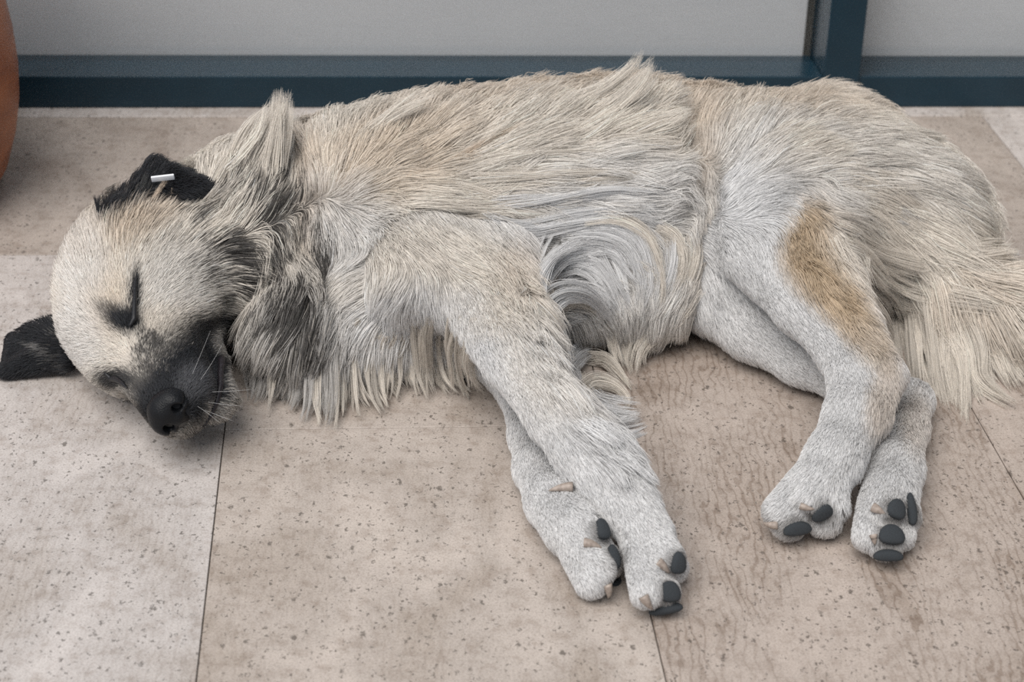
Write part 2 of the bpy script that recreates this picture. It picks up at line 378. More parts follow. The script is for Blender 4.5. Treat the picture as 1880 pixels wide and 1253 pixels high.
# lower (right) hind leg
chain('hl_l', [(1310, 530, 0.060, 0.050), (1390, 605, 0.044, 0.034), (1475, 660, 0.036, 0.027), (1560, 700, 0.032, 0.024), (1676, 735, 0.026, 0.018), (1664, 790, 0.026, 0.0185), (1645, 860, 0.029, 0.023), (1632, 915, 0.031, 0.0255)], 0.014)
for (x, y, z, x2, y2, z2, r) in ((1610, 920, 0.032, 1596, 985, 0.026, 0.0165), (1628, 915, 0.038, 1628, 950, 0.038, 0.017), (1645, 915, 0.032, 1660, 950, 0.03, 0.016), (1625, 940, 0.026, 1626, 1000, 0.022, 0.0175), (1645, 940, 0.022, 1650, 985, 0.020, 0.016)):
    add_prim('hl_l', 'cone', 0.0035, P(x, y, z), P(x2, y2, z2), r, r * 0.9)
# tail, curving along the floor to the right
tl = [PY(1680, 2.08, 0.070), PY(1760, 1.99, 0.050), PY(1860, 1.945, 0.042), PY(1980, 1.94, 0.038), PY(2080, 1.98, 0.034)]
for i, (ra, rb) in enumerate(((0.055, 0.036), (0.036, 0.032), (0.032, 0.028), (0.028, 0.02))): add_prim('tail', 'cone', 0.02, tl[i], tl[i + 1], ra, rb)

SDF = FIELD['body'].copy()
for g, k in (('head', 0.03), ('tail', 0.03)): SDF = smin(SDF, FIELD[g], k)
TRUNK = SDF
for g, k in (('hl_l', 0.014), ('hl_u', 0.045), ('fl_l', 0.012), ('fl_u', 0.04)): SDF = np.minimum(SDF, smin(TRUNK, FIELD[g], k))
# ears: thin flaps set on the skull
def sdf_at(p):
    i = np.clip(np.round((p - LO) / VOX).astype(int), 0, DIM - 1); return float(SDF[i[0], i[1], i[2]])
def first_hit(px, py, off):
    r = ray(px, py); t = 1.2
    while t < 3.2:
        d = sdf_at(CAM + r * t)
        if d < off: break
        t += max(0.5 * (d - off), 0.001)
    return CAM + r * t
def flap(group, W, tris, r):
    for (i, j, k) in tris:
        for t in np.linspace(0, 1, 11):
            add_prim(group, 'cone', 0.005, W[i] * (1 - t) + W[j] * t, W[k], r, r)
# folds: where the neck meets the shoulder and the flank meets the thigh
def fold(line, rad, off, soft=0.022):
    global SDF
    W = [first_hit(x, y, off) for x, y in line]
    for a_, b_ in zip(W[:-1], W[1:]):
        lo = np.minimum(a_, b_) - 0.05; hi = np.maximum(a_, b_) + 0.05
        i0 = np.clip(np.floor((lo - LO) / VOX).astype(int), 0, DIM); i1 = np.clip(np.ceil((hi - LO) / VOX).astype(int), 0, DIM)
        sl = tuple(slice(i0[i], i1[i]) for i in range(3))
        Q_ = np.stack(np.meshgrid(*[ax[i][sl[i]].astype(np.float32) for i in range(3)], indexing='ij'), -1)
        SDF[sl] = -smin(-SDF[sl], sd_cone(Q_, a_.astype(np.float32), b_.astype(np.float32), rad, rad).astype(np.float32), soft)
fold([(541, 262), (545, 310), (551, 370), (566, 430), (598, 480), (606, 540)], 0.017, 0.004)
fold([(1272, 190), (1274, 240), (1280, 310), (1288, 380), (1290, 440), (1288, 490)], 0.019, 0.004)
for ln_ in ([(1252, 1060), (1228, 1056), (1203, 1050)], [(1128, 999), (1108, 996), (1088, 990)], [(1118, 1050), (1100, 1046), (1082, 1036)], [(1498, 962), (1482, 950), (1466, 938)], [(1662, 960), (1636, 960), (1606, 958)], [(1650, 1002), (1625, 1004), (1606, 1006)]):
    fold(ln_, 0.0042, 0.001, 0.006)          # between the toes
e0, e1, e3 = first_hit(196, 398, 0.004), first_hit(300, 388, 0.004), first_hit(384, 346, 0.012)
e2 = P(286, 314, max(e0[2], e1[2]) + 0.004); e4 = P(335, 326, e2[2] + 0.004)
flap('ear_l', [e0, e1, e2, e3, e4], [(0, 1, 2), (1, 2, 4), (1, 4, 3)], 0.0055)
flap('ear_r', [P(112, 608, 0.040), P(124, 668, 0.014), P(58, 612, 0.030), P(12, 683, 0.008), P(24, 628, 0.020), P(96, 600, 0.038)], [(0, 1, 3), (0, 5, 2), (2, 4, 1), (3, 4, 1), (0, 2, 1)], 0.005)
for g in ('ear_l', 'ear_r'): SDF = smin(SDF, FIELD[g], 0.006)
FST = np.stack([FIELD[g] for g in GROUPS], 0)
GRP = np.argmin(FST, 0).astype(np.int8); del FST
zz = ax[2].astype(np.float32)[None, None, :]
SDF = -smin(-SDF, -(0.0015 - zz) * np.ones_like(SDF), 0.004)     # weight of the body flattened by the floor

def surface_nets(S, lo, vox):
    nx, ny, nz = S.shape
    ins = S < 0
    c = ins[:-1, :-1, :-1].astype(np.int8)
    for dx in (0, 1):
        for dy in (0, 1):
            for dz in (0, 1):
                if dx + dy + dz: c = c + ins[dx:nx - 1 + dx, dy:ny - 1 + dy, dz:nz - 1 + dz]
    act = (c > 0) & (c < 8)
    idx = np.argwhere(act)
    ID = np.full(act.shape, -1, dtype=np.int32); ID[act] = np.arange(len(idx))
    acc = np.zeros((len(idx), 3)); cnt = np.zeros(len(idx))
    corners = [(i, j, k) for i in (0, 1) for j in (0, 1) for k in (0, 1)]
    for a in corners:
        for d in range(3):
            if a[d]: continue
            b = list(a); b[d] = 1
            sa = S[idx[:, 0] + a[0], idx[:, 1] + a[1], idx[:, 2] + a[2]]; sb = S[idx[:, 0] + b[0], idx[:, 1] + b[1], idx[:, 2] + b[2]]
            m = (sa < 0) != (sb < 0)
            t = np.where(m, sa / np.where(m, sa - sb, 1), 0)
            pt = np.tile(np.array(a, float), (len(idx), 1)); pt[:, d] += t
            acc[m] += pt[m]; cnt[m] += 1
    V = lo + vox * (idx + acc / cnt[:, None])
    faces = []
    for d in range(3):
        e = [1, 1, 1]; e[d] = 0
        o1, o2 = [x for x in range(3) if x != d]
        sl_a = [slice(1, None)] * 3; sl_a[d] = slice(None, -1)
        sl_b = [slice(1, None)] * 3; sl_b[d] = slice(1, None)
        A = ins[tuple(sl_a)]; B = ins[tuple(sl_b)]
        for flip, mm in ((False, A & ~B), (True, ~A & B)):
            q = np.argwhere(mm); base = q.copy()
            off = np.zeros(3, int)
            base[:, o1] += 1; base[:, o2] += 1
            ok = (base[:, o1] < act.shape[o1]) & (base[:, o2] < act.shape[o2]); base = base[ok]
            def cell(a, b):
                p = base.copy(); p[:, o1] -= a; p[:, o2] -= b; return ID[p[:, 0], p[:, 1], p[:, 2]]
            f = np.stack([cell(1, 1), cell(0, 1), cell(0, 0), cell(1, 0)], 1)
            if d == 1: f = f[:, ::-1]
            if flip: f = f[:, ::-1]
            faces.append(f[(f >= 0).all(1)])
    return V, np.concatenate(faces)

GRAD = np.stack(np.gradient(SDF, VOX), -1).astype(np.float32)
def gsample(p):
    """distance and unit normal of the body at points p"""
    q = (p - LO) / VOX
    q = np.clip(q, 0, DIM - 1.001); i = q.astype(np.int32); f = (q - i).astype(np.float32)
    s = np.zeros(len(p), np.float32); g = np.zeros((len(p), 3), np.float32)
    for dx in (0, 1):
        wx = f[:, 0] if dx else 1 - f[:, 0]
        for dy in (0, 1):
            wy = f[:, 1] if dy else 1 - f[:, 1]
            for dz in (0, 1):
                w = wx * wy * (f[:, 2] if dz else 1 - f[:, 2])
                a, b, c = i[:, 0] + dx, i[:, 1] + dy, i[:, 2] + dz
                s += w * SDF[a, b, c]; g += w[:, None] * GRAD[a, b, c]
    g /= np.linalg.norm(g, axis=1, keepdims=True) + 1e-9
    return s, g
def hit(px, py, off=0.0):
    """point of the dog's skin under a place of the photograph, and its normal"""
    r = ray(px, py); t = 1.2
    for _ in range(160):
        s, g = gsample((CAM + r * t)[None])
        p = CAM + r * t
        if s[0] < 0.0006 or p[2] < 0: break
        t += max(float(s[0]) * 0.6, 0.0006)
    p = CAM + r * t; s, g = gsample(p[None])
    return p + g[0] * off, g[0].astype(float)

V, Fq = surface_nets(SDF, LO, VOX)
dog = tag(link('dog', None), 'large cream long-haired dog with black muzzle asleep on its side on the tiles', 'dog')
DB = np.array([0.35, 2.0, 0.0]); dog.location = DB
M_SKIN = mat('dog_skin', (0.42, 0.36, 0.30), 0.8, 0, 0.2)
body = np_mesh('body', V - DB, Fq, dog, M_SKIN)
#FURPART
# ------------------------------------------------------------------ coat
# guides: place, direction the coat lies (degrees, 0 right / 90 down as seen from the belly side), length (cm), lift (deg), clumping
GUIDES = {
 'head': [
  (150,440,-95,1.6,25,.25),(120,520,-110,1.4,25,.2),(185,415,-88,2.6,30,.45),(205,395,-80,3.6,38,.6),(240,400,-62,3.6,34,.55),(180,440,-88,1.8,22,.3),(290,410,-45,3.0,25,.4),(180,500,-92,1.2,20,.15),(210,540,-95,.9,20,.1),
  (150,570,-125,1.1,20,.15),(120,620,-165,1.3,20,.2),(160,650,160,1.0,20,.1),(200,620,-150,.8,15,.1),(190,690,150,.8,20,.1),(240,690,-120,.5,15,.1),
  (235,600,-105,.6,12,.1),(270,610,-85,.6,12,.1),(290,560,-40,.9,15,.12),(290,500,-50,1.3,18,.2),(340,470,-38,2.2,20,.3),(330,540,-25,1.3,18,.2),(380,500,-22,2.4,20,.4),(390,560,-15,2.0,20,.4),
  (400,440,-30,3.2,22,.5),(350,400,-40,3.2,22,.5),(430,400,-25,4.0,25,.55),(450,470,5,3.8,25,.55),(500,450,15,4.2,25,.6),(450,540,20,3.0,25,.5),(520,520,50,4.2,25,.6),(470,600,45,3.2,25,.6),(520,620,85,4.5,22,.6),(550,500,60,4,25,.6),
  (400,610,5,1.6,18,.3),(430,650,50,2.4,22,.4),(340,610,-35,.8,12,.1),(320,650,-60,.5,12,.08),(360,650,-45,.55,12,.08),(350,700,-60,.5,14,.08),(300,690,-85,.4,10,.05),(290,740,-90,.25,10,.0),(330,740,-70,.35,12,.05),(380,690,-30,.5,14,.08),
  (420,690,-10,.8,18,.1),(410,740,10,.9,25,.1),(370,780,60,.9,25,.1),(390,630,-40,.6,12,.1),(440,720,60,2.5,20,.4),(460,680,80,4,20,.5)],
 'ear_l': [(220,380,-70,2.0,25,.4),(285,330,-60,2.5,30,.5),(330,340,20,1.6,15,.4),(380,345,15,1.2,12,.4),(300,350,40,1.8,15,.4)],
 'ear_r': [(110,620,170,1.4,15,.3),(60,640,170,1.2,12,.3),(20,670,150,.9,10,.2),(100,590,-120,1.5,30,.4)],
 'body': [
  (390,290,-60,4.5,25,.55),(350,330,-60,4.0,25,.5),(440,260,-62,5.5,28,.6),(480,240,-70,7.5,36,.75),(512,215,-85,9.5,50,.9),(500,250,-82,8.5,45,.88),(540,260,-95,5.0,28,.6),(430,340,-50,4.5,25,.5),(490,330,-60,4.5,22,.5),(530,360,-75,4.2,20,.5),
  (545,320,-95,2.2,14,.4),(560,420,95,2.2,14,.4),(580,280,-88,4.2,28,.5),(600,330,-82,3.6,22,.4),(640,270,-62,4.6,26,.5),(680,220,-52,5.0,28,.55),(740,190,-42,5.4,28,.6),(820,160,-32,5.6,26,.6),(920,130,-26,5.6,24,.6),(1020,130,-26,5.8,24,.6),
  (1120,140,-40,6.0,30,.65),(1195,130,-75,6.2,36,.7),(1240,140,-60,5.5,30,.6),(640,350,-30,3.6,20,.4),(700,300,-28,4.8,22,.55),(800,260,-28,6.0,22,.65),(900,230,-26,6.2,22,.7),(1000,210,-26,6.5,22,.7),(1100,200,-28,6.5,22,.7),(1180,200,-22,6.5,22,.7),(1250,190,-10,5,24,.6),
  (690,370,8,4.6,18,.5),(760,340,12,5.4,18,.65),(860,330,-8,6.5,18,.75),(960,310,-14,7.0,18,.78),(1060,290,-8,7.0,18,.8),(1150,290,-4,7.0,18,.8),(1220,270,5,6,18,.75),(1240,330,-20,6.5,20,.8),
  (800,390,22,5.0,16,.6),(900,390,8,6.0,18,.7),(1000,370,2,7.0,18,.78),(1100,360,-4,7.5,18,.8),(1190,360,-14,7.0,20,.8),(1240,400,-25,6,20,.75),
  (610,390,60,3.4,20,.35),(600,440,80,3.2,18,.35),(650,430,48,3.2,16,.35),(720,450,45,3.2,14,.35),(800,450,40,3.4,14,.4),(870,440,28,3.6,14,.45),
  (625,520,120,3.4,20,.45),(670,500,150,2.6,20,.35),(720,505,190,2.4,20,.3),(700,545,172,3.0,22,.4),(650,565,148,4.2,22,.5),(745,545,178,2.4,22,.3),(730,580,140,3.6,22,.45),(690,590,138,4.4,24,.55),(770,575,105,3.0,22,.4),(800,575,75,2.6,20,.35),(620,630,118,6.5,22,.65),(690,640,112,7.0,22,.7),(760,650,92,7.0,22,.7),(820,660,75,5.5,20,.6),(860,680,70,5,20,.6),
  (590,570,112,5.5,20,.65),(560,620,108,6.0,20,.65),(530,680,108,6.5,18,.7),(510,620,115,4.5,20,.6),(600,700,100,8,16,.75),(680,710,97,8,16,.75),(760,710,85,7.5,16,.75),(490,710,102,6,16,.65),(470,640,110,4.0,18,.55),(545,560,95,5,20,.65),(560,500,65,4,20,.6),
  (950,430,40,4.5,18,.7),(1020,430,10,4.5,16,.7),(1110,420,12,4.5,16,.7),(1190,430,35,4.5,16,.7),(960,500,95,4.0,16,.7),(1010,480,-30,3.5,16,.6),(1070,490,-5,3.5,16,.6),(1130,490,45,3.5,16,.6),(1190,500,85,4.0,16,.7),
  (1000,560,-70,3.5,16,.6),(1060,550,-10,3.2,16,.6),(1110,560,40,3.5,16,.6),(1160,580,90,4.0,16,.7),(1230,500,115,5.0,18,.75),(1240,560,125,5.0,18,.75),(1200,610,112,5.5,14,.75),(1060,640,85,4,16,.7),(1130,660,95,5,14,.75),(1100,600,70,4,16,.7),
  (1276,250,-95,2.4,16,.4),(1284,330,95,2.2,14,.4),(1288,420,95,2.2,14,.4),(1290,500,110,4,18,.55),(1290,170,-60,5,28,.6),
  (1340,150,-52,5.0,28,.6),(1420,140,-42,4.6,26,.55),(1500,140,-20,4.2,22,.5),(1570,170,15,3.8,18,.45),(1640,210,18,4.0,18,.5),(1330,230,-62,4.2,22,.5),(1400,210,-48,4.6,22,.5),(1480,210,-25,4.8,20,.5),(1560,240,-2,5.0,18,.55),(1640,270,12,5.5,18,.6),(1720,280,25,6.5,18,.7),
  (1350,300,-50,3.6,18,.4),(1420,290,-30,4.4,18,.5),(1500,300,-14,5.2,18,.6),(1580,320,0,6.2,18,.7),(1660,340,15,7.0,18,.75),(1740,370,32,7.5,18,.78),(1800,410,40,7.5,18,.8),(1560,400,25,6.2,18,.7),(1640,420,28,7.2,18,.78),(1720,440,30,8,18,.8),(1600,480,45,7.5,18,.8),(1680,520,55,11,16,.88)],
 'fl_u': [
  (720,440,45,3.0,14,.3),(790,480,45,2.6,14,.3),(740,530,110,3.2,20,.4),(800,540,80,2.0,18,.25),(860,500,35,2.4,14,.3),(920,470,60,3.0,16,.45),(860,570,60,1.3,14,.12),(920,560,60,1.6,14,.2),(965,540,80,7.0,20,.85),(920,650,58,1.1,12,.1),(975,640,64,1.8,16,.4),
  (1000,610,72,9.0,18,.88),(960,700,58,.9,12,.08),(1010,760,56,.85,12,.08),(1045,700,58,8.0,20,.88),(1085,770,48,7.0,22,.85),(1060,830,56,.8,12,.08),(1120,830,45,4.5,22,.75),(1110,900,58,.8,12,.08),(1150,960,62,.85,14,.1),(1190,1030,65,.6,14,.15),(1170,1080,75,.6,14,.15),(1230,1030,35,.5,14,.15),(1210,1100,80,.5,14,.15)],
 'fl_l': [(930,680,75,1.0,12,.1),(955,780,82,.8,12,.08),(970,860,75,.8,12,.08),(1010,930,60,.8,14,.1),(1050,990,55,.7,14,.12),(1080,1060,60,.6,14,.15),(1100,1000,30,.5,14,.15),(1040,1000,70,.8,14,.1)],
 'hl_u': [
  (1310,350,-40,2.4,16,.3),(1350,260,-55,3.6,20,.4),(1420,280,-32,4.2,18,.5),(1500,280,-16,5.0,18,.55),(1580,300,0,6,18,.65),(1320,420,35,2.0,14,.25),(1360,370,-30,2.6,14,.3),(1430,350,-5,3.2,16,.4),(1500,370,60,3.6,18,.5),(1550,380,30,5.5,18,.65),(1600,430,35,6.5,18,.75),
  (1360,460,55,1.3,12,.15),(1420,480,75,1.6,12,.2),(1480,430,95,3.0,16,.5),(1500,500,78,3.2,16,.55),(1550,560,62,3.2,16,.55),(1590,620,58,2.4,16,.45),(1420,560,48,1.1,12,.1),(1490,620,48,1.0,12,.1),(1550,680,65,.9,12,.1),(1630,690,80,1.2,14,.2),
  (1560,740,100,.8,12,.08),(1610,750,108,1.8,18,.35),(1530,820,112,.8,12,.08),(1580,830,112,1.6,18,.3),(1490,890,125,.8,14,.1),(1440,940,135,.6,14,.12),(1520,930,100,.6,14,.15),(1410,960,140,.6,14,.1),(1550,920,90,1.2,20,.3)],
 'hl_l': [(1280,540,70,2.6,18,.4),(1330,580,62,1.4,14,.2),(1400,630,45,1.0,12,.1),(1480,680,35,.9,12,.1),(1660,760,95,1.2,14,.2),(1650,850,97,.9,12,.1),(1610,930,95,.7,14,.12),(1590,1000,92,.6,14,.12),(1640,1000,85,.5,14,.12),(1680,880,90,1.2,18,.25)],
 'tail': [(1700,430,30,8,18,.8),(1760,480,15,8,20,.8),(1830,500,5,8,20,.8),(1900,510,0,8,20,.8),(1700,520,62,11,18,.88),(1680,580,82,14,14,.9),(1730,560,78,15,16,.9),(1780,560,66,16,16,.9),(1840,570,48,17,16,.9),(1900,580,38,16,16,.9),(1980,590,40,14,16,.85),(1760,620,78,14,10,.9),(1840,640,55,14,10,.9),(1900,640,45,14,10,.9)],
}
GUIDES['hl_u'] += [g for g in GUIDES['body'] if g[0] > 1480 and g[1] < 330]
GX0, GY0, GS = -60, 40, 10
GW, GH = 212, 116
gxx, gyy = np.meshgrid(GX0 + GS * np.arange(GW), GY0 + GS * np.arange(GH), indexing='ij')
FLOW = np.zeros((len(GROUPS), GW, GH, 5), np.float32)
for g, gl in GUIDES.items():
    gl = np.array(gl, float)
    acc = np.zeros((GW, GH, 5)); wt = np.zeros((GW, GH)) + 1e-12
    for x, y, a, ln, lf, cl in gl:
        d2_ = (gxx - x) ** 2 + (gyy - y) ** 2
        w = 1.0 / (d2_ + 18.0 ** 2) ** 1.7 * 1e6
        ar = math.radians(a)
        acc += w[..., None] * np.array([math.cos(ar), math.sin(ar), ln * 0.01, math.radians(lf), cl]); wt += w
    FLOW[GI[g]] = acc / wt[..., None]
def flow_at(gi, px, py):
    fx = np.clip((px - GX0) / GS, 0, GW - 1.001); fy = np.clip((py - GY0) / GS, 0, GH - 1.001)
    i, j = fx.astype(np.int32), fy.astype(np.int32); u, v = (fx - i)[:, None], (fy - j)[:, None]
    return FLOW[gi, i, j] * (1 - u) * (1 - v) + FLOW[gi, i + 1, j] * u * (1 - v) + FLOW[gi, i, j + 1] * (1 - u) * v + FLOW[gi, i + 1, j + 1] * u * v

# coat colours (as they are in even light)
CREAM, WHITE, TAN, GOLD = np.array([.70, .64, .567]), np.array([.69, .682, .68]), np.array([.56, .455, .36]), np.array([.53, .41, .285])
SABLE, COAL, GREY = np.array([.0555, .0555, .0555]), np.array([.022, .023, .026]), np.array([.42, .40, .38])
BASE = {'body': CREAM, 'head': CREAM, 'ear_l': COAL, 'ear_r': COAL, 'fl_u': WHITE, 'fl_l': WHITE, 'hl_u': WHITE, 'hl_l': WHITE, 'tail': CREAM}
# strokes: group, place, half sizes, turn (deg), colour, strength
PAINT = [
 ('body',1000,140,330,60,0,TAN,.55),('body',760,250,200,60,-30,TAN,.35),('body',690,310,110,60,-20,GOLD,.3),('body',560,330,30,110,0,TAN,.6),('body',900,470,40,90,10,TAN,.25),('body',1270,230,50,90,0,TAN,.55),('body',1290,420,30,130,0,TAN,.35),
 ('body',700,640,220,110,0,WHITE,.75),('body',650,430,110,60,40,WHITE,.6),('body',1100,500,200,170,0,WHITE,.6),('body',1100,350,220,60,0,WHITE,.45),('body',480,240,90,80,0,WHITE,.35),
 ('body',440,400,90,90,0,SABLE,.4),('body',540,430,70,100,0,SABLE,.45),('body',560,600,90,120,0,GREY,.75),('body',530,560,70,60,0,SABLE,.45),('body',600,470,26,50,0,SABLE,.5),('body',545,625,80,100,10,SABLE,.45),('body',610,660,50,70,10,SABLE,.25),('body',560,690,120,70,0,GREY,.35),('body',500,660,60,90,0,GREY,.5),
 ('body',1420,160,140,60,10,TAN,.5),('body',1400,320,110,80,0,WHITE,.6),('body',1600,300,200,60,10,WHITE,.3),
 ('fl_u',800,480,170,100,15,CREAM,.9),('fl_u',900,530,90,70,0,CREAM,.7),('fl_u',740,570,90,70,0,WHITE,.85),('fl_u',830,560,60,50,0,WHITE,.5),('fl_u',950,480,50,60,0,TAN,.3),('fl_u',980,650,60,120,-20,CREAM,.5),
 ('hl_u',1540,220,210,120,0,CREAM,.95),('hl_u',1500,170,200,50,0,TAN,.35),('hl_u',1475,440,48,80,0,GOLD,.95),('hl_u',1515,510,45,90,-30,GOLD,.95),('hl_u',1575,600,35,80,-38,GOLD,.7),('hl_u',1600,420,90,90,0,CREAM,.9),('hl_u',1620,720,30,80,10,TAN,.55),
 ('hl_l',1680,770,30,60,0,TAN,.4),('tail',1740,540,80,70,0,TAN,.35),
 ('head',190,430,90,50,-20,GOLD,.45),('head',250,400,80,40,-30,TAN,.5),('head',190,560,40,70,0,GOLD,.4),('head',150,480,50,90,0,WHITE,.45),('head',140,620,60,60,0,WHITE,.5),('head',320,520,70,70,0,WHITE,.35),('head',310,590,60,30,0,GOLD,.15),
 ('head',420,420,110,70,-20,SABLE,.45),('head',450,500,90,60,0,SABLE,.55),('head',520,520,80,80,0,SABLE,.55),('head',470,620,50,60,0,WHITE,.5),('head',500,580,50,40,0,SABLE,.4),
 ('head',400,548,14,14,0,COAL,.8),('head',212,390,34,18,-25,COAL,.9),('head',262,372,34,16,-35,COAL,.8),
 ('head',228,590,34,22,25,COAL,1.0),('head',243,545,9,48,4,COAL,1.0),('head',205,575,30,14,30,COAL,.7),
 ('head',215,693,42,20,10,COAL,.95),('head',255,720,30,14,0,COAL,.6),
 ('head',345,700,95,95,0,COAL,1.0),('head',385,610,62,40,-20,COAL,.95),('head',420,640,30,60,0,COAL,.8),('head',275,660,35,50,-20,SABLE,.6),('head',310,630,40,25,0,SABLE,.45),('head',290,740,50,50,0,COAL,1.0),
 ('head',355,700,34,32,0,np.array([.30,.30,.32]),.22),('head',398,625,14,26,-10,GREY,.6),('head',418,680,10,60,8,GREY,.75),('head',395,755,26,26,0,GREY,.55),('head',360,800,40,20,0,COAL,.7),
 ('ear_l',230,370,60,30,-40,SABLE,.4),('ear_l',250,400,60,20,-30,TAN,.5),('ear_r',110,640,26,50,0,SABLE,.35),('ear_r',80,640,26,5,25,GREY,.35),('hl_l',1640,965,34,60,0,GREY,.6),('hl_u',1490,965,66,28,0,GREY,.6),('fl_u',1238,1080,26,55,0,GREY,.65),('fl_l',1124,1030,20,75,-10,GREY,.7),('fl_u',1225,1118,40,12,0,SABLE,.7),('hl_l',1632,1000,40,14,0,SABLE,.5),('hl_u',1540,950,22,40,0,SABLE,.4),('fl_l',1090,935,12,16,0,SABLE,.6),
]
for g in ('fl_u', 'fl_l', 'hl_u', 'hl_l'): PAINT.append((g, 1250, 1000, 900, 120, 0, WHITE, .5))
CGRID = np.zeros((len(GROUPS), GW * 2, GH * 2, 4), np.float32)
gx2, gy2 = np.meshgrid(GX0 + GS / 2 * np.arange(GW * 2), GY0 + GS / 2 * np.arange(GH * 2), indexing='ij')
for g in GROUPS: CGRID[GI[g]][..., :3] = BASE[g]
for g, x, y, rx, ry, turn, c, st in PAINT:
    a = math.radians(turn); dx, dy = gx2 - x, gy2 - y
    u = (dx * math.cos(a) + dy * math.sin(a)) / rx; v = (-dx * math.sin(a) + dy * math.cos(a)) / ry
    w = st * np.clip(1.35 - np.sqrt(u * u + v * v), 0, 0.7) / 0.7
    w = np.minimum(w, st) * 1.0
    if c is SABLE:                          # dark guard hairs among pale ones
        CGRID[GI[g]][..., 3] = 1 - (1 - CGRID[GI[g]][..., 3]) * (1 - w)
    else:
        CGRID[GI[g]][..., :3] += w[..., None] * (np.asarray(c) - CGRID[GI[g]][..., :3])
        if c is not TAN and c is not GOLD: CGRID[GI[g]][..., 3] *= 1 - w
def colour_at(gi, px, py):
    i = np.clip((px - GX0) / (GS / 2), 0, GW * 2 - 1).astype(np.int32); j = np.clip((py - GY0) / (GS / 2), 0, GH * 2 - 1).astype(np.int32)
    return CGRID[gi, i, j]

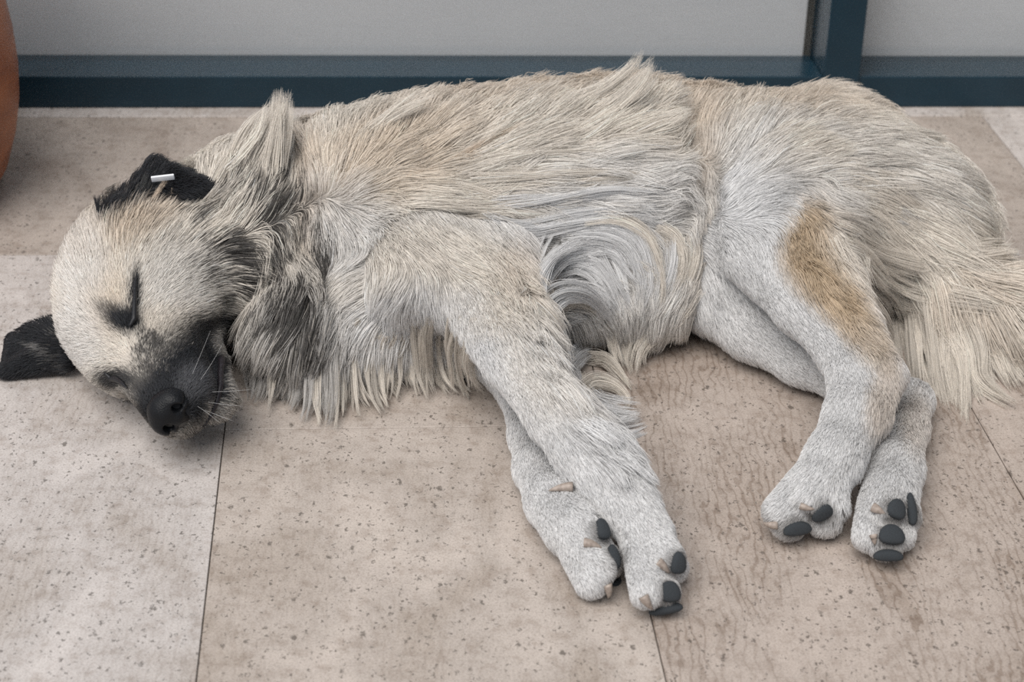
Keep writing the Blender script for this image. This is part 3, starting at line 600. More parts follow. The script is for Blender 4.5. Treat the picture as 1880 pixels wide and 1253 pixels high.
PAD_AT = {}
for (x, y, w_) in ((1245, 1034, 34), (1229, 1087, 42), (1222, 1118, 40), (1106, 972, 32), (1126, 1023, 34), (1128, 1072, 32), (1509, 941, 38), (1464, 971, 40), (1646, 935, 38), (1673, 935, 34), (1637, 982, 44), (1631, 1020, 38)):
    p_, n_ = hit(x, y); PAD_AT[(x, y)] = (p_, n_)
PAD_C = np.array([v[0] for v in PAD_AT.values()]); PAD_R = 0.0075
def grow_coat(n_total):
    tri = np.concatenate([Fq[:, [0, 1, 2]], Fq[:, [0, 2, 3]]])
    A, B, C = V[tri[:, 0]], V[tri[:, 1]], V[tri[:, 2]]
    cr = np.cross(B - A, C - A); area = np.linalg.norm(cr, axis=1) / 2
    cen = (A + B + C) / 3
    s, nrm = gsample(cen)
    gi = GRP[tuple(np.clip(np.round((cen - LO) / VOX).astype(int), 0, DIM - 1).T)]
    px, py, _ = project(cen)
    fl = flow_at(gi, px, py)
    view = cen - CAM; view /= np.linalg.norm(view, axis=1, keepdims=True)
    facing = -(view * nrm).sum(1)
    ln = fl[:, 2]
    dens = np.clip(0.021 / np.maximum(ln, 0.004), 0.75, 4.2) ** 0.8
    dens = dens * np.where(facing < -0.25, 0.30, 1.0) * np.where((nrm[:, 2] < -0.6) & (cen[:, 2] < 0.03), 0.05, 1.0) * np.where(px > 1960, 0.35, 1.0)
    dp = np.full(len(cen), 9.0)
    for c_ in PAD_C: dp = np.minimum(dp, np.linalg.norm(cen - c_, axis=1))
    dn = np.linalg.norm(cen - H(0.112, 0, -0.036), axis=1)
    dens = dens * np.where((dp < PAD_R) | (dn < 0.018), 0.0, 1.0)
    w = area * dens; w /= w.sum()
    pick = rng.choice(len(tri), n_total, p=w)
    r1, r2 = np.sqrt(rng.random(n_total)), rng.random(n_total)
    root = (1 - r1)[:, None] * A[pick] + (r1 * (1 - r2))[:, None] * B[pick] + (r1 * r2)[:, None] * C[pick]
    gi = gi[pick].astype(np.int32)
    n = n_total; K = 8
    pts = np.zeros((n, K, 3), np.float32); pts[:, 0] = root
    px, py, _ = project(root); f0 = flow_at(gi, px, py)
    Lh = f0[:, 2] * np.clip(rng.normal(0.92, 0.17, n), 0.45, 1.3)
    lift0, clump = f0[:, 3] * np.clip(rng.normal(1.0, 0.22, n), 0.4, 1.8), np.where(gi > 3, np.maximum(f0[:, 4], 0.42), f0[:, 4])
    jit = rng.normal(0, 1, n) * np.radians(np.where(Lh < 0.015, 9, 5))
    col4 = colour_at(gi, px + rng.normal(0, 3.0, n), py + rng.normal(0, 3.0, n)); col = col4[:, :3].copy(); lockrand2 = np.zeros(n)
    Rr, Dd = WM[:, 0], WM[:, 1]
    p = root.astype(np.float64); h = (Lh / (K - 1))[:, None]
    for k in range(1, K):
        t = (k - 0.5) / (K - 1)
        qx, qy, _ = project(p); f = flow_at(gi, qx, qy)
        s, nr = gsample(p)
        w3 = f[:, :1] * Rr + f[:, 1:2] * Dd
        vdir = p - CAM; vdir /= np.linalg.norm(vdir, axis=1, keepdims=True)
        nv = (nr * vdir).sum(1)
        sl_ = np.clip(-(w3 * nr).sum(1) / np.where(np.abs(nv) < 0.35, np.where(nv < 0, -0.35, 0.35), nv), -1.2, 1.2)
        tg = w3 + vdir * sl_[:, None]
        tg -= nr * (tg * nr).sum(1)[:, None]
        tg /= np.linalg.norm(tg, axis=1, keepdims=True) + 1e-9
        sd_ = np.cross(nr, tg)
        tg = tg * np.cos(jit)[:, None] + sd_ * np.sin(jit)[:, None]
        el = lift0 * (1.7 - 1.5 * t)
        hmax = 0.25 * Lh + 0.004
        el = np.where(s > hmax, np.minimum(el, -0.05), el)
        d = tg * np.cos(el)[:, None] + nr * np.sin(el)[:, None]
        d[:, 2] -= np.clip((Lh - 0.03) * 6.0, 0, 0.35) * t
        d /= np.linalg.norm(d, axis=1, keepdims=True)
        p = p + d * h
        s, nr = gsample(p)
        p += nr * np.clip(0.0012 - s, 0, 0.02)[:, None]
        p[:, 2] = np.maximum(p[:, 2], 0.0012 + 0.003 * rng.random(n))
        pts[:, k] = p
    tt = np.linspace(0, 1, K)
    # locks: two levels of clumping towards shared leaders
    lockrand = np.zeros(n)
    for lvl, (spacing, amt, powr) in enumerate(((0.0045, 0.72, 1.0), (0.014, 0.85, 1.5))):
        m = max(200, int(0.62 / spacing ** 2)); m = min(m, n // 6)
        lead = rng.choice(n, m, replace=False)
        kd = kdtree.KDTree(m)
        off = gi[lead] * 3.0
        rl = root[lead]
        for a_ in range(m): kd.insert((rl[a_, 0] + off[a_], rl[a_, 1], rl[a_, 2]), a_)
        kd.balance()
        own = np.fromiter((kd.find((x, y, z))[1] for x, y, z in zip(root[:, 0] + gi * 3.0, root[:, 1], root[:, 2])), dtype=np.int64, count=n)
        ld = lead[own]
        base = pts[ld]; mv = rng.random(m)[own]
        wgt = (clump * amt * (0.55 + 0.45 * mv) * (1.0 if lvl == 0 else np.clip((Lh - 0.016) / 0.03, 0, 1)))[:, None] * (tt ** powr)[None, :]
        dirn = pts - pts[:, :1]
        tgt = base + (root - root[ld])[:, None, :] * (1 - tt[None, :, None]) * 1.0
        pts = pts * (1 - wgt[..., None]) + tgt * wgt[..., None]
        if lvl == 1:
            # locks wander and rise a little, each its own way
            amp = (np.clip(Lh - 0.018, 0, 0.08) * 0.16)
            ang = rng.normal(0, 1, (m, 3))[own]
            pts += (amp[:, None] * (0.6 * ang))[:, None, :] * (tt ** 1.6)[None, :, None]
        lockrand2 += rng.random(m)[own] * (0.6 if lvl == 0 else 0.4)
        lockrand += (rng.random(m)[own] - 0.5) * (0.10 if lvl == 0 else 0.20) * np.clip(Lh / 0.04, 0.1, 1)
    # loose single hairs
    pts += rng.normal(0, 1, (n, 1, 3)) * (Lh * 0.035)[:, None, None] * (tt ** 2)[None, :, None]
    flat = pts.reshape(-1, 3); s, nr = gsample(flat)
    flat += nr * np.clip(0.0006 - s, 0, 0.02)[:, None]
    flat[:, 2] = np.maximum(flat[:, 2], 0.0008)
    pts = flat.reshape(n, K, 3).astype(np.float32)
    shade = 1.0 + lockrand + rng.normal(0, 0.19, n)
    col = np.clip(col * shade[:, None], 0.008, 0.88)
    dpr = np.full(n, 9.0)                       # the hair between the pads is stained dark
    for c_ in PAD_C: dpr = np.minimum(dpr, np.linalg.norm(root - c_, axis=1))
    wst = (np.clip((0.019 - dpr) / 0.009, 0, 1) * 0.72)[:, None]; col = col * (1 - wst) + np.array([.115, .105, .098]) * np.exp(rng.normal(0, .4, (n, 1))) * wst
    # banded hairs: in sable areas part of the hairs stay pale
    sab = col4[:, 3]; u_ = 0.62 * lockrand2 + 0.38 * rng.random(n)
    dk = u_ < sab * 0.95; col[dk] = np.array([.075, .070, .066]) * np.exp(rng.normal(0, 0.45, (int(dk.sum()), 1)))
    lum = col.mean(1); mid = (lum > 0.13) & (lum < 0.45) & (gi <= 1)
    pale = mid & (rng.random(n) < 0.35); col[pale] = col[pale] * 0.5 + CREAM * 0.5
    deep = mid & ~pale & (rng.random(n) < 0.35); col[deep] *= 0.45
    return pts, Lh, col

# long wavy locks that stand out one by one: course, width (cm), number of hairs, height over the coat at root and end (cm), colour
LOCKS = [
 ([(982,525),(985,490),(1000,450),(1015,421)],.5,90,.8,1.8,WHITE),([(986,535),(994,500),(1010,470),(1032,440)],.6,120,.8,1.8,WHITE),
 ([(990,529),(1011,496),(1049,467),(1107,457),(1159,457)],.7,170,.8,2.0,WHITE),([(1000,540),(1030,500),(1075,475),(1130,470)],.6,130,.8,2.0,WHITE),
 ([(1053,428),(1107,421),(1159,434),(1183,484),(1188,525),(1175,567),(1159,592)],.7,200,1.2,1.6,WHITE),([(1040,440),(1100,432),(1150,448),(1172,490),(1178,530),(1168,570)],.6,140,1.2,1.6,WHITE),
 ([(1070,415),(1130,412),(1180,440),(1202,490),(1205,540),(1190,590)],.7,170,1.2,1.6,CREAM),
 ([(1096,459),(1127,469),(1148,496),(1171,523)],.3,50,1.6,2.0,WHITE),([(1098,467),(1119,504),(1140,536),(1159,579)],.35,70,1.4,1.8,WHITE),([(1075,470),(1105,500),(1130,540),(1150,590)],.35,70,1.4,1.8,WHITE),([(1120,462),(1140,500),(1150,545),(1158,590)],.3,60,1.4,1.8,WHITE),
 ([(1007,552),(1036,531),(1078,525),(1107,540),(1127,563),(1142,590)],.9,260,1.2,2.0,WHITE),([(999,579),(1014,552),(1044,538),(1078,544),(1107,567),(1127,595)],.8,220,1.0,1.6,WHITE),([(1010,590),(1024,565),(1050,553),(1080,560),(1104,585)],.6,140,.8,1.2,CREAM),
 ([(1020,640),(1026,612),(1042,592),(1068,582),(1096,592),(1113,629)],.8,200,1.0,1.4,WHITE),([(1028,650),(1034,622),(1052,606),(1078,604),(1098,625)],.6,150,.8,1.2,WHITE),([(1090,560),(1115,600),(1128,640),(1140,680)],.6,120,.8,.8,CREAM),([(1120,590),(1138,625),(1148,655),(1158,690)],.6,120,.6,.6,CREAM),
 ([(1268,421),(1271,463),(1260,504),(1231,556),(1190,600),(1164,645),(1160,690)],.9,240,.8,.8,CREAM),([(1250,430),(1250,480),(1236,520),(1210,565),(1182,605),(1162,650)],.9,240,1.0,1.0,CREAM),([(1262,520),(1240,565),(1210,600),(1182,635),(1172,680)],.9,220,.6,.6,CREAM),([(1225,430),(1228,480),(1216,530),(1196,575),(1176,615)],.8,200,1.2,1.2,WHITE),
 ([(1255,540),(1235,578),(1205,612),(1186,650)],.7,150,.5,.5,CREAM),([(1210,440),(1240,470),(1262,500)],.7,120,1.,1.,CREAM),
 ([(1030,636),(1044,619),(1070,612),(1098,618),(1112,640)],.5,110,.6,.9,WHITE),([(1054,708),(1049,677),(1068,655),(1092,643)],.8,200,.8,1.6,WHITE),([(1046,690),(1044,660),(1060,640),(1085,632)],.6,140,.8,1.4,WHITE),
 ([(1068,725),(1092,706),(1126,713),(1150,736),(1146,752)],.6,130,.8,1.0,CREAM),([(1072,730),(1100,750),(1135,760),(1183,762)],1.0,260,.8,1.0,WHITE),([(1088,763),(1131,784),(1160,780),(1186,768)],.7,170,.6,.8,WHITE),([(1098,788),(1131,803),(1162,800),(1188,788)],.6,140,.6,.6,WHITE),
 ([(1108,808),(1135,826),(1168,840)],.5,110,.5,.5,WHITE),([(1124,830),(1155,858),(1207,876)],.45,90,.4,.4,WHITE),([(1060,690),(1078,735),(1110,765),(1150,770)],.7,150,.8,1.,CREAM),([(1072,660),(1110,660),(1140,690),(1160,720)],.6,110,.6,.6,CREAM),
 # haunch and tail
 ([(1532,440),(1570,518),(1616,578),(1645,640)],1.0,240,.6,.8,CREAM),([(1545,430),(1590,500),(1640,550),(1665,600)],1.0,240,.8,1.0,CREAM),([(1570,458),(1616,518),(1669,553),(1740,566)],1.1,280,1.0,1.2,CREAM),([(1560,440),(1610,490),(1670,530),(1720,545)],1.0,240,1.2,1.4,CREAM),
 ([(1650,560),(1646,610),(1640,665),(1645,700)],1.0,240,.8,1.0,CREAM),([(1665,565),(1664,620),(1668,680),(1682,730)],1.0,250,1.0,1.0,CREAM),
 ([(1675,571),(1683,641),(1704,711),(1722,778)],1.1,280,1.4,.5,CREAM),([(1697,580),(1718,645),(1728,705),(1728,774)],1.1,280,1.6,.5,CREAM),([(1715,578),(1742,650),(1750,710),(1752,770)],.9,200,1.4,.5,CREAM),([(1739,582),(1762,650),(1770,711),(1772,795)],1.0,240,1.6,.5,CREAM),
 ([(1746,571),(1781,641),(1798,704),(1870,757)],1.1,280,1.6,.5,CREAM),([(1760,571),(1816,634),(1850,670),(1882,712)],1.1,280,1.6,.6,CREAM),([(1746,536),(1798,600),(1840,632),(1890,660)],1.1,280,1.8,1.0,CREAM),([(1755,545),(1830,590),(1900,630)],1.0,240,1.6,1.0,CREAM),
 ([(1728,514),(1781,486),(1830,478),(1890,478)],1.5,380,1.0,1.4,WHITE),([(1735,522),(1800,512),(1890,520)],1.4,340,1.2,1.4,CREAM),([(1746,528),(1816,543),(1890,576)],1.3,300,1.4,1.4,CREAM),
 ([(1605,360),(1660,385),(1711,406),(1790,432),(1837,446)],1.2,300,1.0,1.2,CREAM),([(1640,400),(1700,428),(1780,444),(1851,450)],1.2,300,1.2,1.4,WHITE),([(1549,425),(1623,470),(1697,498),(1725,492)],1.1,260,1.2,1.4,CREAM),([(1600,400),(1660,450),(1720,478),(1790,478)],1.1,260,1.2,1.4,CREAM),
 ([(1690,320),(1740,370),(1790,420),(1840,460)],1.0,240,1.,1.,CREAM),([(1720,300),(1765,345),(1795,400),(1825,445)],1.0,220,1.,1.,CREAM),
 # flank locks
 ([(985,560),(990,520),(1010,480),(1045,452),(1085,440)],.8,220,1.2,2.2,WHITE),([(1030,445),(1080,438),(1130,448),(1160,480),(1168,520)],.8,200,1.4,2.0,WHITE),([(1060,480),(1090,482),(1115,510),(1132,550),(1140,590)],.5,110,1.4,1.8,WHITE),([(1020,500),(1055,488),(1090,500),(1112,530),(1126,570)],.5,120,1.2,1.8,WHITE),([(1000,610),(1004,580),(1022,556),(1052,545)],.7,160,.9,1.4,WHITE),([(1160,470),(1195,490),(1215,530),(1205,580),(1180,625)],.9,220,1.,1.2,CREAM),([(1200,420),(1235,440),(1250,480),(1240,530)],.9,200,1.,1.2,CREAM),
 ([(880,400),(960,420),(1060,400),(1180,385),(1268,395)],.7,170,1.2,2.0,WHITE),([(900,380),(1000,372),(1120,360),(1220,372),(1270,352)],.8,190,1.2,2.0,WHITE),([(860,350),(960,345),(1080,335),(1200,330),(1266,318)],.8,190,1.2,2.0,CREAM),
 ([(820,330),(920,300),(1040,285),(1160,290),(1250,310)],.8,190,1.2,1.8,CREAM),([(760,350),(850,350),(940,375),(1020,372)],.7,160,1.0,1.6,CREAM),([(740,330),(820,310),(900,275),(980,250)],.8,180,1.0,1.6,TAN),([(900,250),(1000,225),(1080,190),(1130,150)],.8,180,1.0,1.6,CREAM),([(980,260),(1080,240),(1160,235),(1240,260)],.8,180,1.2,1.6,CREAM),
 ([(1060,200),(1120,160),(1170,120),(1192,92)],.8,170,1.0,2.4,CREAM),([(1100,220),(1160,170),(1195,130),(1200,100)],.7,150,1.0,2.2,CREAM),([(1140,250),(1200,230),(1245,240),(1262,268)],.8,170,1.2,1.6,CREAM),([(1180,180),(1220,170),(1252,200),(1264,235)],.8,170,1.2,1.4,CREAM),
 ([(700,330),(780,300),(850,255),(900,215)],.7,150,.8,1.6,CREAM),([(640,300),(690,240),(750,195),(810,160)],.8,170,.8,1.6,CREAM),([(1000,395),(1100,395),(1180,405),(1245,425)],.6,130,1.2,1.6,WHITE),
 # neck tuft
 ([(470,300),(492,250),(510,205),(523,158)],.8,200,.8,2.2,CREAM),([(500,310),(512,255),(519,210),(523,162)],.7,180,.8,2.2,CREAM),([(445,300),(472,250),(496,212),(514,176)],.9,220,.8,1.8,CREAM),([(430,320),(455,275),(480,235),(500,194)],1.0,220,.8,1.6,CREAM),([(410,335),(432,292),(455,252),(476,216)],1.0,220,.7,1.4,CREAM),([(395,340),(412,305),(432,275),(452,240)],1.0,200,.6,1.2,CREAM),([(524,330),(528,270),(528,220),(525,175)],.7,160,.6,1.6,CREAM),([(485,320),(500,265),(512,220),(518,180)],.8,180,.9,2.0,CREAM),
 # ear and crown tufts
 ([(188,402),(184,378),(180,352)],.35,60,.2,1.0,COAL),([(205,405),(212,375),(226,345)],.6,120,.3,1.0,COAL),([(225,398),(240,366),(258,335)],.7,140,.3,1.0,COAL),([(245,392),(262,355),(278,318)],.6,110,.4,1.2,SABLE),([(262,392),(290,350),(312,325)],.5,70,.5,1.2,TAN),([(295,395),(308,372),(322,345)],.4,60,.5,1.0,TAN),
]
lr = random.Random(11)
FRINGE = [CREAM * .92, CREAM * .98, CREAM * .8, GREY]
for i in range(84):                         # chest and ruff fringe, falling to the floor
    x = 462 + i * 4.9 + lr.uniform(-6, 6); q = (x - 460) / 410.0
    yend = 728 + 42 * math.exp(-((x - 610) / 95.0) ** 2) + 12 * (q < .4) - 40 * max(0, q - .75) + lr.uniform(-26, 14)
    lean = -20 + 50 * q + lr.uniform(-22, 22)
    ytop = 605 + lr.uniform(-30, 45)
    LOCKS.append(([(x + 12 - lean * .5, ytop), (x - lean * .25, ytop + 40), (x, ytop + (yend - ytop) * .7), (x + lean * .6 + lr.uniform(-12, 12), yend)], lr.uniform(.3, .55), 64, .9, .35, lr.choice([FRINGE[3], FRINGE[3], FRINGE[2], FRINGE[0]]) if x < 620 else lr.choice(FRINGE[:3])))
for i in range(60):                         # tail and breech fringe, falling towards the floor
    q = i / 59.0; x = 1650 + 225 * q + lr.uniform(-8, 8); ytop = 560 + lr.uniform(-25, 35)
    xe = x + 10 + 75 * q + lr.uniform(-22, 22); ye = 700 + 60 * math.sin(math.pi * min(1, q * 1.3)) - 30 * q + lr.uniform(-35, 25)
    LOCKS.append(([(x, ytop), (x + (xe - x) * .25, ytop + (ye - ytop) * .38), (x + (xe - x) * .6, ytop + (ye - ytop) * .72), (xe, ye)], lr.uniform(.4, .8), 90, 1.4, .4, lr.choice(FRINGE[:3])))
for i in range(40):                         # long hair over the haunch
    x = 1540 + 130 * lr.random(); y = 310 + 160 * lr.random(); a_ = math.radians(10 + 28 * (y - 300) / 170.0 + lr.uniform(-8, 8)); ln_ = lr.uniform(80, 140)
    LOCKS.append(([(x, y), (x + ln_ * .4 * math.cos(a_), y + ln_ * .4 * math.sin(a_) - 4), (x + ln_ * math.cos(a_ + .1), y + ln_ * math.sin(a_ + .1))], lr.uniform(.4, .8), 70, 1.1, 1.5, lr.choice([CREAM, CREAM * .9, CREAM * .96])))
def grow_locks():
    P_, L_, C_ = [], [], []
    for course, wd, cnt, h0, h1, colr in LOCKS:
        m = len(course); cp = []
        for i, (x, y) in enumerate(course):
            u = i / (m - 1); off = (h0 * (1 - u) + h1 * u) * 0.01
            p_, n_ = hit(x, y)
            if p_[2] < 0.004 and cp and (CAM + ray(cp[-1][0], cp[-1][1]) * cp[-1][2])[2] > 0.12: p_ = CAM + ray(x, y) * cp[-1][2]
            elif p_[2] < 0.004: p_ = P(x, y, 0.003 + off * 0.5)
            else: p_ = p_ + n_ * off
            r_ = ray(x, y); t_ = (p_ - CAM) @ r_; cp.append((x, y, t_))
        cp = np.array(cp)
        # even out jumps in depth, then a smooth curve through the course
        tdep = cp[:, 2].copy()
        for _ in range(2): tdep[1:-1] = 0.5 * tdep[1:-1] + 0.25 * (tdep[:-2] + tdep[2:])
        for i in range(1, m):
            lim = 1.2 * math.hypot(cp[i, 0] - cp[i - 1, 0], cp[i, 1] - cp[i - 1, 1]) * tdep[i - 1] / FPX
            tdep[i] = min(max(tdep[i], tdep[i - 1] - lim), tdep[i - 1] + lim)
        pts3 = np.array([CAM + ray(x, y) * t_ for (x, y, _), t_ in zip(cp, tdep)])
        seg = np.concatenate([[0], np.cumsum(np.linalg.norm(np.diff(pts3, axis=0), axis=1))]); seg /= seg[-1]
        def curve(t):
            t = np.clip(t, 0, 1); i = np.clip(np.searchsorted(seg, t, side='right') - 1, 0, m - 2)
            q = (t - seg[i]) / (seg[i + 1] - seg[i] + 1e-9)
            a_, b_ = pts3[i], pts3[i + 1]
            p0_ = pts3[np.maximum(i - 1, 0)]; p3_ = pts3[np.minimum(i + 2, m - 1)]
            q = q[..., None]
            return 0.5 * ((2 * a_) + (-p0_ + b_) * q + (2 * p0_ - 5 * a_ + 4 * b_ - p3_) * q ** 2 + (-p0_ + 3 * a_ - 3 * b_ + p3_) * q ** 3)
        NS_ = 7 if wd > 0.5 else 3                     # each lock is a bundle of finer strands of hair
        for sub in range(NS_):
            cs = max(12, int(cnt * 1.7 / NS_))
            t0 = rng.random(cs) * 0.35 - 0.02; t1 = np.clip(0.40 + 0.60 * rng.random(cs) ** 0.8 * (0.8 + 0.2 * rng.random()), 0.4, 1.0)
            tt = t0[:, None] + (t1 - t0)[:, None] * np.linspace(0, 1, 8)[None]
            c = curve(tt)
            tan = curve(np.clip(tt + 0.02, 0, 1)) - curve(np.clip(tt - 0.02, 0, 1)); tan /= np.linalg.norm(tan, axis=-1, keepdims=True) + 1e-9
            vw = c - CAM; vw /= np.linalg.norm(vw, axis=-1, keepdims=True)
            side = np.cross(vw, tan); dep = np.cross(tan, side)
            sA, sB, dA = rng.normal(0, 0.85), rng.normal(0, 0.75), rng.normal(0, 0.45)
            cen_ = sA * (1 - tt) + sB * tt + 0.35 * rng.normal() * np.sin(tt * math.pi)
            prof = np.interp(tt, [0, 0.3, 0.75, 1.0], [0.75, 0.6, 0.34, 0.10])
            fly = rng.normal(0, 0.22, (cs, 1)) * (np.linspace(0, 1, 8) ** 2)[None]
            so = cen_ + rng.normal(0, 0.55, (cs, 1)) * prof + fly
            do = dA * (1 - 0.5 * tt) + rng.normal(0, 0.45, (cs, 1)) * prof
            c = c + side * (so * wd * 0.01)[..., None] + dep * (do * wd * 0.01)[..., None]
            c[..., 2] = np.maximum(c[..., 2], 0.0015)
            P_.append(c); L_.append(np.full(cs, 0.02)); C_.append(np.clip(np.asarray(colr)[None] * (1 + rng.normal(0, 0.14, (cs, 1)) + rng.normal(0, 0.08)), 0.008, 0.88))
    return np.concatenate(P_), np.concatenate(L_), np.concatenate(C_)

M_FUR = bpy.data.materials.new('dog_coat'); M_FUR.use_nodes = True
nt = M_FUR.node_tree; nt.nodes.clear()
out = nt.nodes.new('ShaderNodeOutputMaterial')
at_ = nt.nodes.new('ShaderNodeAttribute'); at_.attribute_name = 'coat_colour'
ph = nt.nodes.new('ShaderNodeBsdfHairPrincipled'); ph.parametrization = 'COLOR'
ph.inputs['Roughness'].default_value = 0.45; ph.inputs['Radial Roughness'].default_value = 0.6
df = nt.nodes.new('ShaderNodeBsdfDiffuse')
mx = nt.nodes.new('ShaderNodeMixShader'); mx.inputs[0].default_value = 0.62; ph.inputs['IOR'].default_value = 1.38
nt.links.new(at_.outputs['Color'], ph.inputs['Color']); nt.links.new(at_.outputs['Color'], df.inputs['Color'])
nt.links.new(ph.outputs[0], mx.inputs[1]); nt.links.new(df.outputs[0], mx.inputs[2]); nt.links.new(mx.outputs[0], out.inputs['Surface'])

# skin takes the coat's colour, darkened to paint shade into gaps between locks
vg = GRP[tuple(np.clip(np.round((V - LO) / VOX).astype(int), 0, DIM - 1).T)].astype(np.int32)
vx, vy, _ = project(V)
vc = np.concatenate([colour_at(vg, vx, vy)[:, :3] * (0.66 - 0.4 * colour_at(vg, vx, vy)[:, 3:]), np.ones((len(V), 1))], 1).astype(np.float32)
ca = body.data.attributes.new('coat_colour', 'FLOAT_COLOR', 'POINT'); ca.data.foreach_set('color', vc.ravel())
sa = N(M_SKIN, 'ShaderNodeAttribute'); sa.attribute_name = 'coat_colour'; L(M_SKIN, sa.outputs['Color'], bsdf(M_SKIN).inputs['Base Color'])

def hair_object(name, pts, r0, col, parent, material):
    n, K = pts.shape[:2]
    hc = bpy.data.hair_curves.new(name); hc.add_curves([K] * n)
    hc.position_data.foreach_set('vector', (pts - DB.astype(np.float32)).ravel())
    rad = (r0[:, None] * np.array([1.0, 1.0, .98, .94, .86, .72, .5, .16])[np.round(np.linspace(0, 7, K)).astype(int)][None]).astype(np.float32)
    ra = hc.attributes.get('radius') or hc.attributes.new('radius', 'FLOAT', 'POINT')
    ra.data.foreach_set('value', rad.ravel())
    ca = hc.attributes.new('coat_colour', 'FLOAT_COLOR', 'CURVE')
    ca.data.foreach_set('color', np.concatenate([col, np.ones((n, 1))], 1).astype(np.float32).ravel())
    o = link(name, hc, parent); hc.materials.append(material); return o
if not PREVIEW_NOFUR:
    pts, Lh, col = grow_coat(int(400000 * FUR_SCALE))
    lp, lL, lc = grow_locks()
    pts = np.concatenate([pts, lp]).astype(np.float32); Lh = np.concatenate([Lh, lL]); col = np.concatenate([col, lc])
    r0 = (0.00021 + 0.00014 * np.clip(Lh / 0.05, 0, 1)).astype(np.float32) / math.sqrt(FUR_SCALE)
    fur = hair_object('fur', pts, r0, col, dog, M_FUR); fur['kind'] = 'stuff'
#DETAILPART
# ------------------------------------------------------------------ nose, eyes, mouth, pads, claws, tag, whiskers
M_NOSE = mat('nose_leather', (0.005, 0.0055, 0.007), 0.45, 0, 0.22)
tn = N(M_NOSE, 'ShaderNodeTexCoord').outputs['Object']
vn = N(M_NOSE, 'ShaderNodeTexVoronoi'); vn.inputs['Scale'].default_value = 700; L(M_NOSE, tn, vn.inputs['Vector'])
bn = N(M_NOSE, 'ShaderNodeBump'); bn.inputs['Strength'].default_value = 0.5; bn.inputs['Distance'].default_value = 0.0006
L(M_NOSE, vn.outputs['Distance'], bn.inputs['Height']); L(M_NOSE, bn.outputs[0], bsdf(M_NOSE).inputs['Normal'])
M_PAD = mat('pad_leather', (0.030, 0.036, 0.042), 0.75, 0, 0.35)
tp = N(M_PAD, 'ShaderNodeTexCoord').outputs['Object']
np_ = noise(M_PAD, tp, 900, 3, 0.7)
L(M_PAD, ramp(M_PAD, np_, [(0.3, (0.018, 0.022, 0.027)), (0.7, (0.055, 0.062, 0.068))]), bsdf(M_PAD).inputs['Base Color'])
bq = N(M_PAD, 'ShaderNodeBump'); bq.inputs['Strength'].default_value = 0.6; bq.inputs['Distance'].default_value = 0.001
L(M_PAD, np_, bq.inputs['Height']); L(M_PAD, bq.outputs[0], bsdf(M_PAD).inputs['Normal'])
M_CLAW = mat('claw_horn', (0.36, 0.27, 0.215), 0.45, 0, 0.4)
tk = N(M_CLAW, 'ShaderNodeTexCoord').outputs['Object']
L(M_CLAW, ramp(M_CLAW, noise(M_CLAW, tk, 260, 3), [(0.3, (0.20, 0.16, 0.135)), (0.7, (0.36, 0.30, 0.26))]), bsdf(M_CLAW).inputs['Base Color'])
M_LID = mat('dark_skin', (0.008, 0.008, 0.010), 0.5, 0, 0.4)
M_LIP = mat('lip_skin', (0.014, 0.011, 0.014), 0.45, 0, 0.4)
M_TAG = mat('white_plastic', (0.80, 0.81, 0.84), 0.35, 0, 0.5)

# nose leather, with both nostrils hollowed out
nv_ = 0.0011; nc = H(0.112, 0, -0.036); nlo = nc - 0.034; nd = int(0.068 / nv_)
na = [nlo[i] + nv_ * np.arange(nd) for i in range(3)]
Q = np.stack(np.meshgrid(*na, indexing='ij'), -1)
NS = sd_ell(Q, H(0.106, 0, -0.032), np.array([0.015, 0.0175, 0.0150]) * HS, HR)
for s_ in (1, -1):
    NS = smin(NS, sd_ell(Q, H(0.108, 0.0125 * s_, -0.036), np.array([0.013, 0.0095, 0.012]) * HS, HR), 0.006)
NS = smin(NS, sd_cone(Q, H(0.115, 0, -0.042), H(0.104, 0, -0.060), 0.006 * HS, 0.004 * HS), 0.006)
for s_ in (1, -1):
    NS = -smin(-NS, sd_ell(Q, H(0.122, 0.0105 * s_, -0.0365), np.array([0.014, 0.0042, 0.0055]) * HS, HR), 0.003)
    NS = -smin(-NS, sd_cone(Q, H(0.120, 0.013 * s_, -0.041), H(0.106, 0.024 * s_, -0.045), 0.0022 * HS, 0.0014 * HS), 0.003)
NS = -smin(-NS, sd_cone(Q, H(0.126, 0, -0.038), H(0.122, 0, -0.050), 0.0010, 0.0008), 0.002)
nV, nF = surface_nets(NS.astype(np.float32), nlo, nv_)
np_mesh('nose', nV - DB, nF, dog, M_NOSE)

def surf_line(name, pxs, off, rad, m):
    pts_ = [hit(x, y, o_)[0] - DB for (x, y), o_ in zip(pxs, off if isinstance(off, (list, tuple)) else [off] * len(pxs))]
    fine, fr = [], []
    for i in range(len(pts_) - 1):
        for t in np.linspace(0, 1, 5)[:-1 if i < len(pts_) - 2 else None]:
            fine.append(pts_[i] * (1 - t) + pts_[i + 1] * t); fr.append(rad[i] * (1 - t) + rad[i + 1] * t)
    return tube(name, fine, fr, dog, m, 10)
o = surf_line('closed_eye', [(253, 505), (247, 530), (244, 560), (244, 588), (238, 600)], [.004, .005, .005, .005, .004], [.0006, .0018, .0024, .003, .0012], M_LID); o['label'] = 'dark slit of the closed upper eye'
o = surf_line('closed_eye', [(196, 683), (208, 692), (220, 694), (232, 703), (240, 712)], .004, [.0008, .0028, .0034, .0022, .0008], M_LID); o['label'] = 'dark slit of the closed eye near the floor'
surf_line('mouth_line', [(404, 622), (408, 640), (403, 665), (402, 690), (402, 712), (394, 735), (382, 758), (368, 780)], .0035, [.002, .0042, .0036, .0030, .0032, .0030, .0028, .0012], M_LIP)

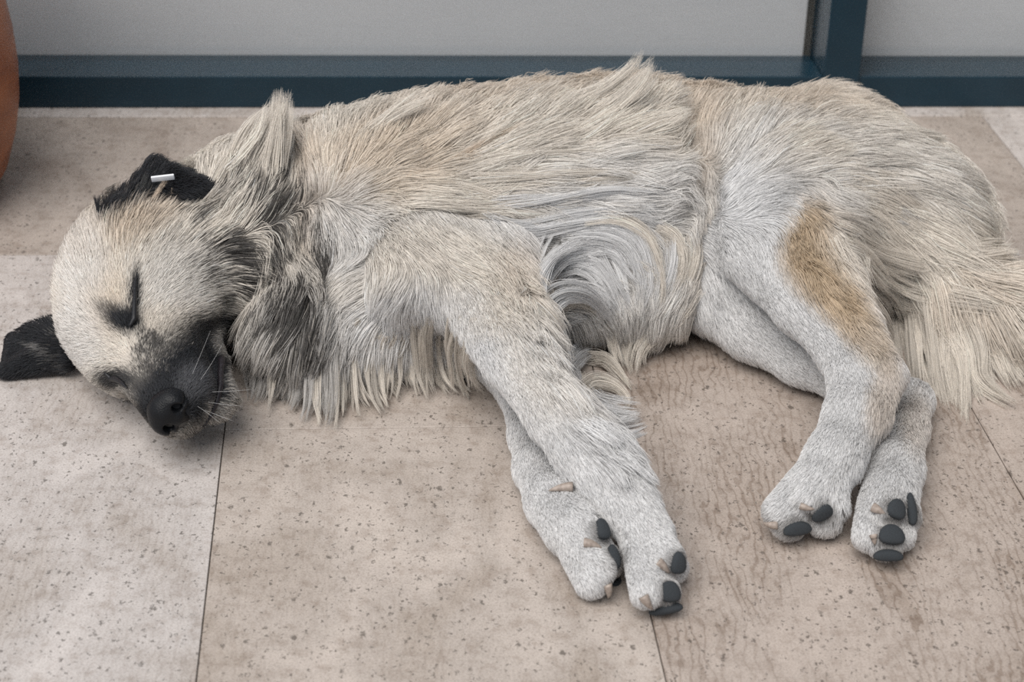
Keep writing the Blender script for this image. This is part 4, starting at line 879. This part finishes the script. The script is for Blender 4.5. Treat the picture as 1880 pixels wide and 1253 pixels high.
# pads: place, size (px), turn
PADS = [('fl_u', 1245, 1034, 30, 42, 0), ('fl_u', 1229, 1087, 42, 40, 0), ('fl_u', 1222, 1118, 62, 18, -14),
        ('fl_l', 1106, 972, 27, 42, -15), ('fl_l', 1126, 1023, 24, 48, -10), ('fl_l', 1128, 1072, 28, 34, -10),
        ('hl_u', 1509, 941, 42, 34, -15), ('hl_u', 1464, 971, 54, 27, -4),
        ('hl_l', 1646, 935, 36, 40, 20), ('hl_l', 1673, 935, 18, 66, 0), ('hl_l', 1637, 982, 48, 40, 0), ('hl_l', 1631, 1020, 54, 22, 0)]
uvb = bmesh.new(); bmesh.ops.create_uvsphere(uvb, u_segments=20, v_segments=12, radius=1.0)
pad_me = bpy.data.meshes.new('paw_pad')
for v in uvb.verts:
    x, y, z = v.co
    k_ = 1.0 - 0.26 * y                      # a little wider at one end
    v.co = (math.copysign(abs(x) ** 0.85, x) * k_, math.copysign(abs(y) ** 0.85, y), math.copysign(abs(z) ** 0.75, z))
uvb.to_mesh(pad_me); uvb.free(); pad_me.polygons.foreach_set('use_smooth', np.ones(len(pad_me.polygons), dtype=bool)); pad_me.materials.append(M_PAD)
for g, x, y, w_, h_, turn in PADS:
    p0, n0 = PAD_AT[(x, y)]
    sc_ = float(project(p0)[2]) / FPX
    nn_ = n0 * 0.75 - ray(x, y) * 0.25; nn_ /= np.linalg.norm(nn_)
    a_ = math.radians(turn); u_ = WM[:, 0] * math.cos(a_) + WM[:, 1] * math.sin(a_)
    u_ = u_ - nn_ * (u_ @ nn_); u_ /= np.linalg.norm(u_); v_ = np.cross(nn_, u_)
    o = link('paw_pad', pad_me, dog)
    c_ = p0 + nn_ * 0.0002 - DB
    o.matrix_local = Matrix(((u_[0] * w_ * sc_ / 2, v_[0] * h_ * sc_ / 2, nn_[0] * .0055, c_[0]), (u_[1] * w_ * sc_ / 2, v_[1] * h_ * sc_ / 2, nn_[1] * .0055, c_[1]), (u_[2] * w_ * sc_ / 2, v_[2] * h_ * sc_ / 2, nn_[2] * .0055, c_[2]), (0, 0, 0, 1)))
def claw(x, y, ang, ln, r, curl=0.35):
    p0, n0 = hit(x, y, 0.0018)
    a_ = math.radians(ang); d_ = WM[:, 0] * math.cos(a_) + WM[:, 1] * math.sin(a_)
    d_ = d_ - n0 * (d_ @ n0) * 0.6; d_ /= np.linalg.norm(d_)
    ptsc, rr = [], []
    for i in range(8):
        t = i / 7.0
        ptsc.append(p0 - DB + d_ * ln * (t - 0.35) + n0 * ln * (0.10 - curl * (t - 0.3) ** 2)); rr.append(r * (1 - 0.85 * t ** 1.6))
    return tube('claw', ptsc, rr, dog, M_CLAW, 10)
for c_ in ((1213, 1040, 40, .015, .0048), (1187, 1102, 60, .015, .0048), (1084, 1004, 20, .016, .0046), (1112, 1080, 60, .015, .0045), (1480, 930, 10, .013, .0036), (1420, 961, 170, .015, .0042), (1613, 938, 30, .012, .0050), (1604, 988, 80, .010, .0040)): claw(*c_)
o = claw(1036, 902, 170, .022, .0050, 0.2); o.name = 'dew_claw'

# white ear tag clipped on the upper ear
pt = P(299, 327, e2[2] + 0.016) - DB
tb = box_bm(-0.0125, 0.0125, -0.0012, 0.0012, -0.0040, 0.0040, 0.0010, 2)
o = bm_obj('ear_tag', tb, M_TAG, dog, True); o.location = pt; o.rotation_euler = (0.4, -0.10, 0.05)
o['label'] = 'small white plastic tag on the folded ear'

# whiskers
wh = []
for (x, y, ang, ln) in ((352, 690, -68, .042), (366, 700, -62, .040), (378, 738, 5, .03), (372, 752, 20, .028), (385, 720, -5, .035), (360, 745, 40, .025), (115, 600, -130, .03), (112, 612, -140, .03)):
    p0, n0 = hit(x, y, 0.001)
    a_ = math.radians(ang); d_ = WM[:, 0] * math.cos(a_) + WM[:, 1] * math.sin(a_)
    t = np.linspace(0, 1, 8)[:, None]
    c_ = p0 + d_ * ln * t + n0 * ln * (0.55 * t - 0.35 * t * t); c_[:, 2] = np.maximum(c_[:, 2], 0.002)
    wh.append(c_)
wh = np.array(wh, dtype=np.float32)
wc = np.tile(np.array([.75, .75, .75]), (len(wh), 1)); wc[-2:] = 0.03
hair_object('whiskers', wh, np.full(len(wh), 0.0001, np.float32), wc, dog, M_FUR)
